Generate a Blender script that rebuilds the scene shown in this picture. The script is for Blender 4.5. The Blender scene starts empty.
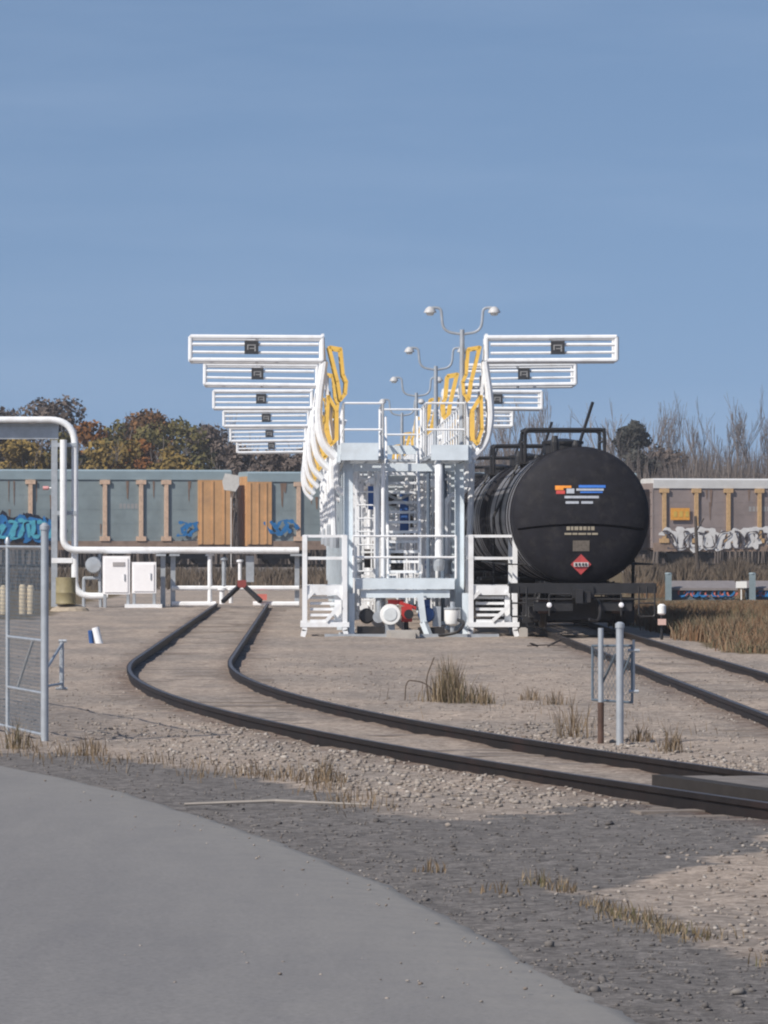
import bpy, bmesh, math, random
import numpy as np
from mathutils import Vector, Matrix, noise
R = math.radians
random.seed(7); rng = np.random.default_rng(11)
sc = bpy.context.scene
col = sc.collection

# ---------------------------------------------------------------- camera
F, CX, HZ, CH = 4800.0, 310.0, 540.0, 2.0      # focal (px), vanishing column of the rack, horizon row, eye height
cam = bpy.data.cameras.new('camera')
cam.sensor_fit = 'HORIZONTAL'; cam.sensor_width = 24.0; cam.lens = 150.0
cam.clip_start = 0.5; cam.clip_end = 6000
co = bpy.data.objects.new('camera', cam); col.objects.link(co)
co.location = (0, 0, CH)
co.rotation_euler = (R(90.334), 0, R(-0.883))
sc.camera = co
# ---------------------------------------------------------------- sky + sun
SUN_EL, SUN_AZ = 40.0, 227.0                   # azimuth clockwise from +Y: the sun is left of and behind the camera
w = bpy.data.worlds.new('World'); sc.world = w; w.use_nodes = True
nt = w.node_tree; nt.nodes.clear()
out = nt.nodes.new('ShaderNodeOutputWorld'); bg = nt.nodes.new('ShaderNodeBackground')
sky = nt.nodes.new('ShaderNodeTexSky'); sky.sky_type = 'NISHITA'; sky.sun_disc = False
sky.sun_elevation = R(SUN_EL); sky.sun_rotation = R(SUN_AZ)
sky.air_density = 1.0; sky.dust_density = 0.6; sky.ozone_density = 2.0; sky.altitude = 100
tc = nt.nodes.new('ShaderNodeTexCoord')
mp = nt.nodes.new('ShaderNodeMapping'); mp.inputs['Location'].default_value = (0, 0, 0.22)
nt.links.new(tc.outputs['Generated'], mp.inputs['Vector'])
nt.links.new(mp.outputs['Vector'], sky.inputs['Vector'])
# thin high cloud streaks
cm = nt.nodes.new('ShaderNodeMapping'); cm.inputs['Scale'].default_value = (2.2, 2.2, 16)
cm.inputs['Rotation'].default_value = (0.0, R(2.5), 0)
cn = nt.nodes.new('ShaderNodeTexNoise'); cn.inputs['Scale'].default_value = 3.2; cn.inputs['Detail'].default_value = 5; cn.inputs['Roughness'].default_value = 0.55
cr = nt.nodes.new('ShaderNodeMapRange'); cr.inputs[1].default_value = 0.42; cr.inputs[2].default_value = 0.8; cr.inputs[3].default_value = 0; cr.inputs[4].default_value = 0.14
nt.links.new(tc.outputs['Generated'], cm.inputs['Vector']); nt.links.new(cm.outputs['Vector'], cn.inputs['Vector'])
nt.links.new(cn.outputs['Fac'], cr.inputs['Value'])
mx = nt.nodes.new('ShaderNodeMix'); mx.data_type = 'RGBA'
mx.inputs['B'].default_value = (4.6, 5.6, 7.2, 1)
nt.links.new(cr.outputs['Result'], mx.inputs['Factor']); nt.links.new(sky.outputs['Color'], mx.inputs['A'])
nt.links.new(mx.outputs['Result'], bg.inputs['Color'])
bg.inputs['Strength'].default_value = 0.118
nt.links.new(bg.outputs['Background'], out.inputs['Surface'])
sl = bpy.data.lights.new('sun', 'SUN'); sl.energy = 4.8; sl.angle = R(0.5); sl.color = (1.0, 0.93, 0.84)
so = bpy.data.objects.new('sun', sl); col.objects.link(so)
so.rotation_euler = (R(90 - SUN_EL), 0, R(180 - SUN_AZ))
so.location = (-60, -40, 60)
sc.view_settings.view_transform = 'Standard'; sc.view_settings.look = 'None'
sc.view_settings.exposure = 0.0; sc.view_settings.gamma = 1.0
sc.cycles.filter_width = 2.1
sc.cycles.max_bounces = 5

# ---------------------------------------------------------------- helpers
def PX(px, d): return (px - CX) * d / F
def PZ(py, d): return CH + (HZ - py) * d / F
def G(px, py):                                  # point of the flat ground seen at that place of the photo
    d = F * CH / (py - HZ); return (PX(px, d), d)
def tag(o, label=None, cat=None, group=None, kind=None):
    if label: o['label'] = label
    if cat: o['category'] = cat
    if group: o['group'] = group
    if kind: o['kind'] = kind
    return o
def thing(name, label, cat, loc=(0, 0, 0), rz=0.0, group=None):
    o = bpy.data.objects.new(name, None); col.objects.link(o)
    o.empty_display_size = 0.3
    o.location = loc; o.rotation_euler = (0, 0, rz)
    return tag(o, label, cat, group)
def kids(o): return [c for c in bpy.data.objects if c.parent == o]
def copy_tree(o, parent=None):
    c = o.copy(); col.objects.link(c)
    if parent is not None: c.parent = parent
    for ch in kids(o): copy_tree(ch, c)
    return c
class MB:
    def __init__(s): s.v = []; s.f = []
    def add(s, vs, fs):
        b = len(s.v); s.v += [tuple(p) for p in vs]; s.f += [tuple(b + i for i in f) for f in fs]; return s
    def box(s, c, size, rot=None):
        hx, hy, hz = size[0] / 2, size[1] / 2, size[2] / 2
        vs = [Vector((x, y, z)) for x in (-hx, hx) for y in (-hy, hy) for z in (-hz, hz)]
        if rot is not None: vs = [rot @ v for v in vs]
        c = Vector(c)
        return s.add([v + c for v in vs], [(0, 1, 3, 2), (4, 6, 7, 5), (0, 4, 5, 1), (2, 3, 7, 6), (0, 2, 6, 4), (1, 5, 7, 3)])
    def bx(s, x0, x1, y0, y1, z0, z1):
        return s.box(((x0 + x1) / 2, (y0 + y1) / 2, (z0 + z1) / 2), (abs(x1 - x0), abs(y1 - y0), abs(z1 - z0)))
    def pipe(s, pts, r, n=8, cap=True):
        pts = [Vector(p) for p in pts]
        rs = r if isinstance(r, (list, tuple)) else [r] * len(pts)
        b = len(s.v); up = None
        for i, p in enumerate(pts):
            t = (pts[min(i + 1, len(pts) - 1)] - pts[max(i - 1, 0)]).normalized()
            if up is None: up = Vector((0, 0, 1)) if abs(t.z) < 0.9 else Vector((1, 0, 0))
            a = (up - t * up.dot(t)).normalized(); up = a; c = t.cross(a)
            for k in range(n):
                an = 2 * math.pi * (k + 0.5) / n
                s.v.append(tuple(p + (a * math.cos(an) + c * math.sin(an)) * rs[i]))
        for i in range(len(pts) - 1):
            for k in range(n):
                k2 = (k + 1) % n
                s.f.append((b + i * n + k, b + i * n + k2, b + (i + 1) * n + k2, b + (i + 1) * n + k))
        if cap:
            s.f.append(tuple(b + k for k in reversed(range(n)))); e = b + (len(pts) - 1) * n
            s.f.append(tuple(e + k for k in range(n)))
        return s
    def bar(s, p0, p1, wd, ht=None):             # rectangular bar between two points
        p0, p1 = Vector(p0), Vector(p1); ht = ht or wd
        t = (p1 - p0); L = t.length; q = t.to_track_quat('Y', 'Z').to_matrix()
        return s.box((p0 + p1) / 2, (wd, L, ht), q)
    def lathe(s, prof, axis='Z', n=24, c=(0, 0, 0)):   # profile of (radius, along)
        b = len(s.v); c = Vector(c)
        for r_, a_ in prof:
            for k in range(n):
                an = 2 * math.pi * k / n; u, w_ = r_ * math.cos(an), r_ * math.sin(an)
                p = (u, w_, a_) if axis == 'Z' else ((u, a_, w_) if axis == 'Y' else (a_, u, w_))
                s.v.append(tuple(c + Vector(p)))
        for i in range(len(prof) - 1):
            for k in range(n):
                k2 = (k + 1) % n
                s.f.append((b + i * n + k, b + i * n + k2, b + (i + 1) * n + k2, b + (i + 1) * n + k))
        s.f.append(tuple(b + k for k in reversed(range(n)))); e = b + (len(prof) - 1) * n
        s.f.append(tuple(e + k for k in range(n)))
        return s
    def build(s, name, mat, parent=None, world=True, smooth=False, loc=None):
        me = bpy.data.meshes.new(name)
        v = s.v
        if loc is not None: v = [(p[0] - loc[0], p[1] - loc[1], p[2] - loc[2]) for p in v]
        elif parent is not None and world:
            l = Vector((0, 0, 0)); q = parent
            while q is not None: l = l + q.location; q = q.parent
            v = [(p[0] - l.x, p[1] - l.y, p[2] - l.z) for p in v]
        me.from_pydata(v, [], s.f)
        bm = bmesh.new(); bm.from_mesh(me); bmesh.ops.recalc_face_normals(bm, faces=bm.faces); bm.to_mesh(me); bm.free()
        me.materials.append(mat)
        if smooth:
            me.polygons.foreach_set('use_smooth', [True] * len(me.polygons))
            me.set_sharp_from_angle(angle=R(38))
        o = bpy.data.objects.new(name, me); col.objects.link(o)
        if parent is not None: o.parent = parent
        if loc is not None: o.location = loc
        return o
def np_mesh(name, V, Fc, mat, smooth=False):     # arrays: V (n,3), Fc (m,k)
    me = bpy.data.meshes.new(name); m, k = Fc.shape
    me.vertices.add(len(V)); me.vertices.foreach_set('co', np.asarray(V, np.float32).ravel())
    me.loops.add(m * k); me.loops.foreach_set('vertex_index', Fc.astype(np.int32).ravel())
    me.polygons.add(m); me.polygons.foreach_set('loop_start', np.arange(0, m * k, k, dtype=np.int32))
    me.polygons.foreach_set('loop_total', np.full(m, k, np.int32))
    if smooth: me.polygons.foreach_set('use_smooth', np.ones(m, bool))
    me.update(calc_edges=True); me.validate(); me.materials.append(mat)
    o = bpy.data.objects.new(name, me); col.objects.link(o); return o
def arc(c, r, a0, a1, plane='XZ', n=6):
    o = []
    for i in range(n + 1):
        a = a0 + (a1 - a0) * i / n; u, v = r * math.cos(a), r * math.sin(a)
        o.append((c[0] + u, c[1], c[2] + v) if plane == 'XZ' else ((c[0] + u, c[1] + v, c[2]) if plane == 'XY' else (c[0], c[1] + u, c[2] + v)))
    return o
def fillet(pts, r, n=5):                         # rounds the corners of a polyline
    pts = [Vector(p) for p in pts]; o = [pts[0]]
    for i in range(1, len(pts) - 1):
        a, b, c = pts[i - 1], pts[i], pts[i + 1]
        u, v = (a - b), (c - b); q = min(r, u.length * .49, v.length * .49)
        p0, p1 = b + u.normalized() * q, b + v.normalized() * q
        for k in range(n + 1):
            t = k / n; o.append(p0 * (1 - t) ** 2 + b * 2 * t * (1 - t) + p1 * t * t)
    o.append(pts[-1]); return o

# ---------------------------------------------------------------- materials
MC = {}
def M(name, rgb=None, rough=0.6, metal=0.0, var=0.12, scale=6.0, dirt=None, dirt_amt=0.35, bump=0.0, dscale=None, spec=0.5):
    if name in MC: return MC[name]
    m = bpy.data.materials.new(name); m.use_nodes = True; t = m.node_tree; N = t.nodes; L = t.links
    b = N['Principled BSDF']; b.inputs['Roughness'].default_value = rough; b.inputs['Metallic'].default_value = metal
    b.inputs['Specular IOR Level'].default_value = spec
    tcn = N.new('ShaderNodeTexCoord'); n1 = N.new('ShaderNodeTexNoise'); n1.inputs['Scale'].default_value = scale
    n1.inputs['Detail'].default_value = 6; n1.inputs['Roughness'].default_value = 0.65
    L.new(tcn.outputs['Object'], n1.inputs['Vector'])
    r1 = N.new('ShaderNodeMapRange'); r1.inputs[1].default_value = .3; r1.inputs[2].default_value = .7
    r1.inputs[3].default_value = 1 - var; r1.inputs[4].default_value = 1 + var
    L.new(n1.outputs['Fac'], r1.inputs['Value'])
    mu = N.new('ShaderNodeVectorMath'); mu.operation = 'SCALE'; mu.inputs[0].default_value = rgb
    L.new(r1.outputs['Result'], mu.inputs['Scale']); cur = mu.outputs['Vector']
    if dirt:
        n2 = N.new('ShaderNodeTexNoise'); n2.inputs['Scale'].default_value = dscale or scale * .35; n2.inputs['Detail'].default_value = 8; n2.inputs['Roughness'].default_value = .7
        L.new(tcn.outputs['Object'], n2.inputs['Vector'])
        r2 = N.new('ShaderNodeMapRange'); r2.inputs[1].default_value = .5; r2.inputs[2].default_value = .72; r2.inputs[3].default_value = 0; r2.inputs[4].default_value = dirt_amt
        L.new(n2.outputs['Fac'], r2.inputs['Value'])
        mm = N.new('ShaderNodeMix'); mm.data_type = 'RGBA'; mm.inputs['B'].default_value = (*dirt, 1)
        L.new(r2.outputs['Result'], mm.inputs['Factor']); L.new(cur, mm.inputs['A']); cur = mm.outputs['Result']
    L.new(cur, b.inputs['Base Color'])
    if bump:
        bp = N.new('ShaderNodeBump'); bp.inputs['Strength'].default_value = bump; bp.inputs['Distance'].default_value = .02
        L.new(n1.outputs['Fac'], bp.inputs['Height']); L.new(bp.outputs['Normal'], b.inputs['Normal'])
    MC[name] = m; return m
def M_island(name, cols, rough=0.9, trans=0.0, nscale=0.0):
    """each separate blade, leaf or stone takes its own tone"""
    if name in MC: return MC[name]
    m = bpy.data.materials.new(name); m.use_nodes = True; t = m.node_tree; N = t.nodes; L = t.links
    b = N['Principled BSDF']; b.inputs['Roughness'].default_value = rough; b.inputs['Specular IOR Level'].default_value = .25
    g = N.new('ShaderNodeNewGeometry'); cr_ = N.new('ShaderNodeValToRGB')
    cr_.color_ramp.elements[0].color = (*cols[0], 1); cr_.color_ramp.elements[1].color = (*cols[-1], 1)
    for i, c in enumerate(cols[1:-1]):
        e = cr_.color_ramp.elements.new((i + 1) / (len(cols) - 1)); e.color = (*c, 1)
    if nscale:
        tcn = N.new('ShaderNodeTexCoord'); n1 = N.new('ShaderNodeTexNoise'); n1.inputs['Scale'].default_value = nscale; n1.inputs['Detail'].default_value = 3
        L.new(tcn.outputs['Object'], n1.inputs['Vector'])
        r1 = N.new('ShaderNodeMapRange'); r1.inputs[1].default_value = .3; r1.inputs[2].default_value = .7
        L.new(n1.outputs['Fac'], r1.inputs['Value'])
        a = N.new('ShaderNodeMath'); a.operation = 'MULTIPLY'; a.inputs[1].default_value = .55; L.new(r1.outputs['Result'], a.inputs[0])
        a2 = N.new('ShaderNodeMath'); a2.operation = 'MULTIPLY_ADD'; a2.inputs[1].default_value = .45
        L.new(g.outputs['Random Per Island'], a2.inputs[0]); L.new(a.outputs[0], a2.inputs[2]); L.new(a2.outputs[0], cr_.inputs['Fac'])
    else: L.new(g.outputs['Random Per Island'], cr_.inputs['Fac'])
    L.new(cr_.outputs['Color'], b.inputs['Base Color'])
    MC[name] = m; return m
white = M('white_paint', (.80, .815, .83), .45, var=.06, dirt=(.40, .35, .30), dirt_amt=.38, scale=3, dscale=2.6)
galv = M('galvanised_steel', (.42, .45, .48), .42, metal=.35, var=.16, scale=5, dirt=(.30, .30, .30))
paleblue = M('pale_blue_paint', (.62, .69, .74), .5, var=.1, dirt=(.36, .36, .35), scale=3)
yellow = M('yellow_paint', (.80, .50, .10), .5, var=.1)
darksign = M('sign_dark', (.035, .036, .04), .55)
signtext = M('sign_text', (.3, .3, .3), .6)
black = M('tank_black', (.0125, .0125, .017), .72, var=.3, scale=5, dirt=(.045, .041, .04), dirt_amt=.55, dscale=4.5, spec=.25)
blacksteel = M('black_steel', (.018, .018, .02), .5, var=.3, scale=4, dirt=(.07, .055, .045), dirt_amt=.5)
railm = M('rail_steel', (.013, .0095, .008), .6, var=.4, scale=3, dirt=(.032, .015, .011), dirt_amt=.7, spec=.3)
railhead = M('rail_head', (.10, .085, .078), .4, metal=.5, var=.3, scale=2)
timber = M('creosote_timber', (.20, .168, .145), .9, var=.3, scale=4, dirt=(.24, .21, .18), dirt_amt=.7, bump=.3)
concrete = M('concrete', (.40, .375, .345), .9, var=.14, scale=3, dirt=(.26, .24, .21))
red = M('red_paint', (.45, .035, .03), .5)
rust = M('rusty_steel', (.085, .05, .038), .85, var=.3, scale=6)
blue = M('blue_paint', (.03, .10, .30), .5)

# ================================================================ GROUND
def poly_mask(P, poly):
    x, y = P[:, 0], P[:, 1]; ins = np.zeros(len(P), bool); n = len(poly); j = n - 1
    for i in range(n):
        xi, yi = poly[i]; xj, yj = poly[j]
        c = ((yi > y) != (yj > y)) & (x < (xj - xi) * (y - yi) / (yj - yi + 1e-12) + xi)
        ins ^= c; j = i
    return ins
# centre line of the curved siding
RAD, X_L, X_R, D_T = 147.0, -2.0, 5.66, 76.0
def left_track(s):
    if s < 0: return Vector((X_L, D_T - s, 0)), Vector((0, -1, 0))
    a = s / RAD
    return Vector((X_L + RAD * (1 - math.cos(a)), D_T - RAD * math.sin(a), 0)), Vector((math.sin(a), -math.cos(a), 0))
road_edge = [G(*p) for p in [(650, 1024), (600, 998), (500, 944), (400, 890), (300, 850), (200, 815), (100, 786), (0, 765)]]
road_edge = [(1.95, 8.0), (1.75, 14.0)] + road_edge + [(-6.2, 52), (-10.5, 60), (-17, 69), (-30, 80)]
grey_poly = [(1.0, 6), (9, 6), (14, 24)] + [G(*p) for p in [(900, 790), (768, 797), (640, 802), (560, 812), (440, 824), (380, 812), (320, 790), (200, 768), (80, 757), (0, 750)]] + [(-7, 55), (-12, 63), (-30, 84), (-30, 6)]
tan_poly = [G(*p) for p in [(540, 888), (610, 893), (660, 872), (700, 858), (768, 838), (1000, 800), (1100, 960), (900, 990), (768, 955), (700, 938), (640, 916)]]
def sp(a, b, s): return list(np.arange(a, b, s))
ys = [-60, -20, 0, 8, 12, 15] + sp(17, 62, .13) + sp(62, 110, .4) + sp(110, 170, 1.0)
d_ = 170.0
while d_ < 3500: ys.append(d_); d_ *= 1.04
xs_ = sp(-6.5, 8.6, .11)
l_, st = [], .2; x_ = -6.5
while x_ > -1800: st *= 1.16; x_ -= st; l_.append(x_)
r_, st = [], .2; x_ = xs_[-1]
while x_ < 1800: st *= 1.16; x_ += st; r_.append(x_)
xs_ = np.array(l_[::-1] + xs_ + r_); ys = np.array(ys)
GX, GY = np.meshgrid(xs_, ys); P = np.stack([GX.ravel(), GY.ravel()], 1)
def ground_z(x, y):
    v = Vector((x * .9, y * .35, 0)); z = .028 * noise.noise(v) + .018 * noise.noise(Vector((x * 3.1, y * 2.1, 4)))
    return z
near = (P[:, 1] > 15) & (P[:, 1] < 170) & (np.abs(P[:, 0]) < 20)
Z = np.zeros(len(P)); J = np.zeros((len(P), 2))
for i in np.nonzero(near)[0]:
    x, y = P[i]
    Z[i] = ground_z(x, y)
    J[i, 0] = .16 * noise.noise(Vector((x * 2.3, y * 1.2, 9))) + .2 * noise.noise(Vector((x * .6, y * .4, 3)))
    J[i, 1] = 1.1 * noise.noise(Vector((x * 1.7, y * 1.1, 21))) + .9 * noise.noise(Vector((x * .7, y * .3, 13)))
Q = P + J
grey = poly_mask(Q, grey_poly) & ~poly_mask(Q, tan_poly)
grass = ((Q[:, 0] > 7.5) & (Q[:, 1] > 84) & (Q[:, 1] < 3000)) | (Q[:, 1] > 225) | ((Q[:, 0] < -7) & (Q[:, 1] > 120))
V = np.column_stack([P, Z]); nx = len(xs_); ny = len(ys)
ii = (np.arange(ny - 1)[:, None] * nx + np.arange(nx - 1)[None, :]).ravel()
Fc = np.stack([ii, ii + 1, ii + nx + 1, ii + nx], 1)
gm = bpy.data.materials.new('gravel_yard'); gm.use_nodes = True
t = gm.node_tree; N = t.nodes; L = t.links; b = N['Principled BSDF']; b.inputs['Roughness'].default_value = .95; b.inputs['Specular IOR Level'].default_value = .2
tcn = N.new('ShaderNodeTexCoord')
def nz(scale, detail=6, rough=.65, sx=None):
    n = N.new('ShaderNodeTexNoise'); n.inputs['Scale'].default_value = scale; n.inputs['Detail'].default_value = detail; n.inputs['Roughness'].default_value = rough
    if sx:
        mpn = N.new('ShaderNodeMapping'); mpn.inputs['Scale'].default_value = sx; L.new(tcn.outputs['Object'], mpn.inputs['Vector']); L.new(mpn.outputs['Vector'], n.inputs['Vector'])
    else: L.new(tcn.outputs['Object'], n.inputs['Vector'])
    return n
def ramp(src, stops):
    r = N.new('ShaderNodeValToRGB'); e = r.color_ramp.elements
    e[0].position, e[0].color = stops[0][0], (*stops[0][1], 1); e[1].position, e[1].color = stops[-1][0], (*stops[-1][1], 1)
    for p, c in stops[1:-1]: q = e.new(p); q.color = (*c, 1)
    L.new(src, r.inputs['Fac']); return r
def mixc(f, a, bb):
    m = N.new('ShaderNodeMix'); m.data_type = 'RGBA'; L.new(f, m.inputs['Factor']); L.new(a, m.inputs['A']); L.new(bb, m.inputs['B']); return m.outputs['Result']
fine = nz(26, 6, .75); big = nz(.5, 5, .6, (1, .45, 1)); mid = nz(5, 6, .7)
vor = N.new('ShaderNodeTexVoronoi'); vor.inputs['Scale'].default_value = 12; L.new(tcn.outputs['Object'], vor.inputs['Vector'])
tan1 = ramp(fine.outputs['Fac'], [(.3, (.19, .148, .118)), (.5, (.345, .283, .234)), (.72, (.49, .42, .355))])
tan2 = ramp(fine.outputs['Fac'], [(.3, (.15, .125, .105)), (.5, (.26, .222, .192)), (.72, (.38, .335, .295))])
gry1 = ramp(fine.outputs['Fac'], [(.3, (.085, .077, .073)), (.52, (.155, .143, .135)), (.74, (.28, .26, .24))])
grs1 = ramp(mid.outputs['Fac'], [(.3, (.06, .055, .03)), (.5, (.14, .105, .06)), (.7, (.2, .15, .09))])
rb = N.new('ShaderNodeMapRange'); rb.inputs[1].default_value = .4; rb.inputs[2].default_value = .6; L.new(big.outputs['Fac'], rb.inputs['Value'])
tan = mixc(rb.outputs['Result'], tan1.outputs['Color'], tan2.outputs['Color'])
vr = N.new('ShaderNodeMapRange'); vr.inputs[1].default_value = 0; vr.inputs[2].default_value = 1; vr.inputs[3].default_value = .72; vr.inputs[4].default_value = 1.5
L.new(vor.outputs['Color'], vr.inputs['Value'])
at = N.new('ShaderNodeAttribute'); at.attribute_name = 'grey'; at2 = N.new('ShaderNodeAttribute'); at2.attribute_name = 'field'
c1 = mixc(at.outputs['Fac'], tan, gry1.outputs['Color'])
vs = N.new('ShaderNodeVectorMath'); vs.operation = 'SCALE'; L.new(c1, vs.inputs[0]); L.new(vr.outputs['Result'], vs.inputs['Scale'])
at3 = N.new('ShaderNodeAttribute'); at3.attribute_name = 'rust'
rs = N.new('ShaderNodeMath'); rs.operation = 'MULTIPLY'; L.new(at3.outputs['Fac'], rs.inputs[0])
rs2 = N.new('ShaderNodeMapRange'); rs2.inputs[1].default_value = .38; rs2.inputs[2].default_value = .62; L.new(mid.outputs['Fac'], rs2.inputs['Value']); L.new(rs2.outputs['Result'], rs.inputs[1])
rc = ramp(fine.outputs['Fac'], [(.3, (.06, .036, .028)), (.7, (.16, .095, .072))])
c1b = mixc(rs.outputs[0], vs.outputs['Vector'], rc.outputs['Color'])
c2 = mixc(at2.outputs['Fac'], c1b, grs1.outputs['Color'])
L.new(c2, b.inputs['Base Color'])
bp = N.new('ShaderNodeBump'); bp.inputs['Strength'].default_value = .7; bp.inputs['Distance'].default_value = .03
L.new(fine.outputs['Fac'], bp.inputs['Height']); L.new(bp.outputs['Normal'], b.inputs['Normal'])
ground = np_mesh('ground', V, Fc, gm, True)
rustm = np.zeros(len(P))
_tr = [(p_, d_v) for p_, d_v in (left_track(q) for q in np.arange(-66, 74, .25))]
tp_ = np.array([(p_.x, p_.y) for p_, _ in _tr]); tn_ = np.array([(-d_v.y, d_v.x) for _, d_v in _tr])
idx = np.nonzero((P[:, 1] > 28) & (P[:, 1] < 142) & (np.abs(P[:, 0]) < 12))[0]
for c0 in range(0, len(idx), 4000):
    ic = idx[c0:c0 + 4000]; dv = P[ic][:, None, :] - tp_[None]; k_ = np.argmin((dv ** 2).sum(-1), 1); lat = np.abs((dv[np.arange(len(ic)), k_] * tn_[k_]).sum(-1))
    rustm[ic] = np.clip(1 - np.abs(lat - .82) / .42, 0, 1) * (lat < 1.6)
rustm = np.maximum(rustm, np.where((P[:, 1] > 28) & (P[:, 1] < 142), np.clip(1 - np.abs(np.abs(P[:, 0] - X_R) - .8) / .4, 0, 1), 0))
for nm, arr in (('grey', grey), ('field', grass), ('rust', rustm)):
    a = ground.data.attributes.new(nm, 'FLOAT', 'POINT'); a.data.foreach_set('value', arr.astype(np.float32))
tag(ground, kind='structure')

# asphalt road: a curved strip, its right edge slightly ragged
am = bpy.data.materials.new('asphalt'); am.use_nodes = True
t = am.node_tree; N = t.nodes; L = t.links; b = N['Principled BSDF']; b.inputs['Roughness'].default_value = .9; b.inputs['Specular IOR Level'].default_value = .25
tcn = N.new('ShaderNodeTexCoord')
f1 = nz(34, 6, .85); f2 = nz(.9, 7, .7, (1.6, .22, 1)); f3 = nz(4, 6, .7)
a1 = ramp(f1.outputs['Fac'], [(.3, (.108, .106, .109)), (.48, (.182, .179, .182)), (.6, (.212, .207, .208)), (.72, (.34, .33, .325))])
a2 = ramp(f2.outputs['Fac'], [(.35, (.9, .9, .91)), (.65, (1.1, 1.09, 1.07))])
mm = N.new('ShaderNodeMix'); mm.data_type = 'RGBA'; mm.blend_type = 'MULTIPLY'; mm.inputs['Factor'].default_value = 1
L.new(a1.outputs['Color'], mm.inputs['A']); L.new(a2.outputs['Color'], mm.inputs['B'])
at = N.new('ShaderNodeAttribute'); at.attribute_name = 'dust'
du = N.new('ShaderNodeMath'); du.operation = 'MULTIPLY'; L.new(at.outputs['Fac'], du.inputs[0]); L.new(f3.outputs['Fac'], du.inputs[1])
dc = N.new('ShaderNodeRGB'); dc.outputs[0].default_value = (.29, .275, .25, 1)
L.new(mixc(du.outputs[0], mm.outputs['Result'], dc.outputs[0]), b.inputs['Base Color'])
bp = N.new('ShaderNodeBump'); bp.inputs['Strength'].default_value = .35; bp.inputs['Distance'].default_value = .006
L.new(f1.outputs['Fac'], bp.inputs['Height']); L.new(bp.outputs['Normal'], b.inputs['Normal'])
pts = []
for i in range(len(road_edge) - 1):
    a, c = Vector(road_edge[i]), Vector(road_edge[i + 1]); n = max(2, int((c - a).length / .15))
    pts += [a.lerp(c, k / n) for k in range(n)]
# smooth
for _ in range(60): pts = [pts[0]] + [(pts[i - 1] + pts[i] * 2 + pts[i + 1]) / 4 for i in range(1, len(pts) - 1)] + [pts[-1]]
offs = [0, .03, .12, .3, .6, 1.0, 1.8, 3, 5, 7.2]; rv = []; dust = []
for i, p in enumerate(pts):
    tdir = (pts[min(i + 1, len(pts) - 1)] - pts[max(i - 1, 0)]).normalized(); nrm = Vector((-tdir.y, tdir.x))
    jt = .05 * noise.noise(Vector((i * .12, 0, 0))) + .04 * noise.noise(Vector((i * .6, 7, 0)))
    for k, o_ in enumerate(offs):
        q = p + nrm * (o_ + (jt if k < 4 else 0)); rv.append((q.x, q.y, [-.02, .006, .024, .04, .056, .062, .066, .07, .07, .07][k])); dust.append([1.2, 1.2, 1.1, .9, .65, .45, .3, .12, .05, 0][k])
rv = np.array(rv); m_ = len(offs); ii = (np.arange(len(pts) - 1)[:, None] * m_ + np.arange(m_ - 1)[None, :]).ravel()
road = np_mesh('road', rv, np.stack([ii, ii + m_, ii + m_ + 1, ii + 1], 1), am, True)
a = road.data.attributes.new('dust', 'FLOAT', 'POINT'); a.data.foreach_set('value', np.array(dust, np.float32)); tag(road, kind='structure')

# ================================================================ TRACKS
RAIL = [(-.075, 0), (.075, 0), (.075, .022), (.016, .04), (.014, .125), (.038, .14), (.038, .178), (-.038, .178), (-.038, .14), (-.014, .125), (-.016, .04), (-.075, .022)]
def sweep(mb, path, off, prof, z0):
    b = len(mb.v); n = len(prof)
    for p, tdir in path:
        nrm = Vector((-tdir.y, tdir.x, 0))
        for u, v in prof:
            q = p + nrm * (off + u); mb.v.append((q.x, q.y, z0 + v))
    for i in range(len(path) - 1):
        for k in range(n):
            k2 = (k + 1) % n; mb.f.append((b + i * n + k, b + i * n + k2, b + (i + 1) * n + k2, b + (i + 1) * n + k))
    mb.f.append(tuple(b + k for k in range(n))); e = b + (len(path) - 1) * n; mb.f.append(tuple(e + k for k in reversed(range(n))))
def rails(root, path, z0=-.055):
    for off in (-.755, .755):
        m = MB(); sweep(m, path, off, RAIL, z0); r_ = m.build('rail', railm, root)
        m = MB(); sweep(m, path, off, [(-.022, .1785), (.022, .1785), (.022, .181), (-.022, .181)], z0); m.build('worn_head', railhead, r_)
def ties(root, poses):
    rest = MB()
    for i, (p, tdir) in enumerate(poses):
        rot = Matrix.Rotation(math.atan2(tdir.y, tdir.x) + random.uniform(-.02, .02), 3, 'Z'); c = p + Vector((random.uniform(-.04, .04), 0, -.07 + random.uniform(-.014, .008) - .034))
        tgt = MB() if i < 100 else rest
        tgt.box(c, (.23, 2.55 + random.uniform(-.05, .1), .2), rot)
        if i < 100: tgt.build('tie', timber, root)
    if len(poses) > 100: tag(rest.build('ties', timber, root), kind='stuff')
tl = thing('railway_track', 'rusty single track curving from the left of the white rack to the right foreground', 'railway track', (X_L, 100, 0))
rails(tl, [left_track(s) for s in np.arange(-66, 74, .7)])
ties(tl, [left_track(s) for s in np.arange(48, -66, -.6)])
prof = lambda w_, h: [(-w_ / 2, 0), (w_ / 2, 0), (w_ / 2, h), (-w_ / 2, h)]
plankm = M('weathered_plank', (.17, .15, .135), .9, var=.3, scale=3, dirt=(.13, .11, .10))
for s0, s1 in ((38.9, 41.5), (41.95, 45), (45.3, 48.6)):
    for k, (off, wd) in enumerate(((-.36, .16), (-.09, .34), (.27, .34))):
        m = MB(); sweep(m, [left_track(q) for q in np.linspace(s0 + random.uniform(-.12, .12), s1, 8)], off, prof(wd, .165 if k else .175), -.01)
        m.build('crossing_plank', plankm if k else M('dark_guard_timber', (.022, .018, .016), .9, var=.3, scale=4), tl)
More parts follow.
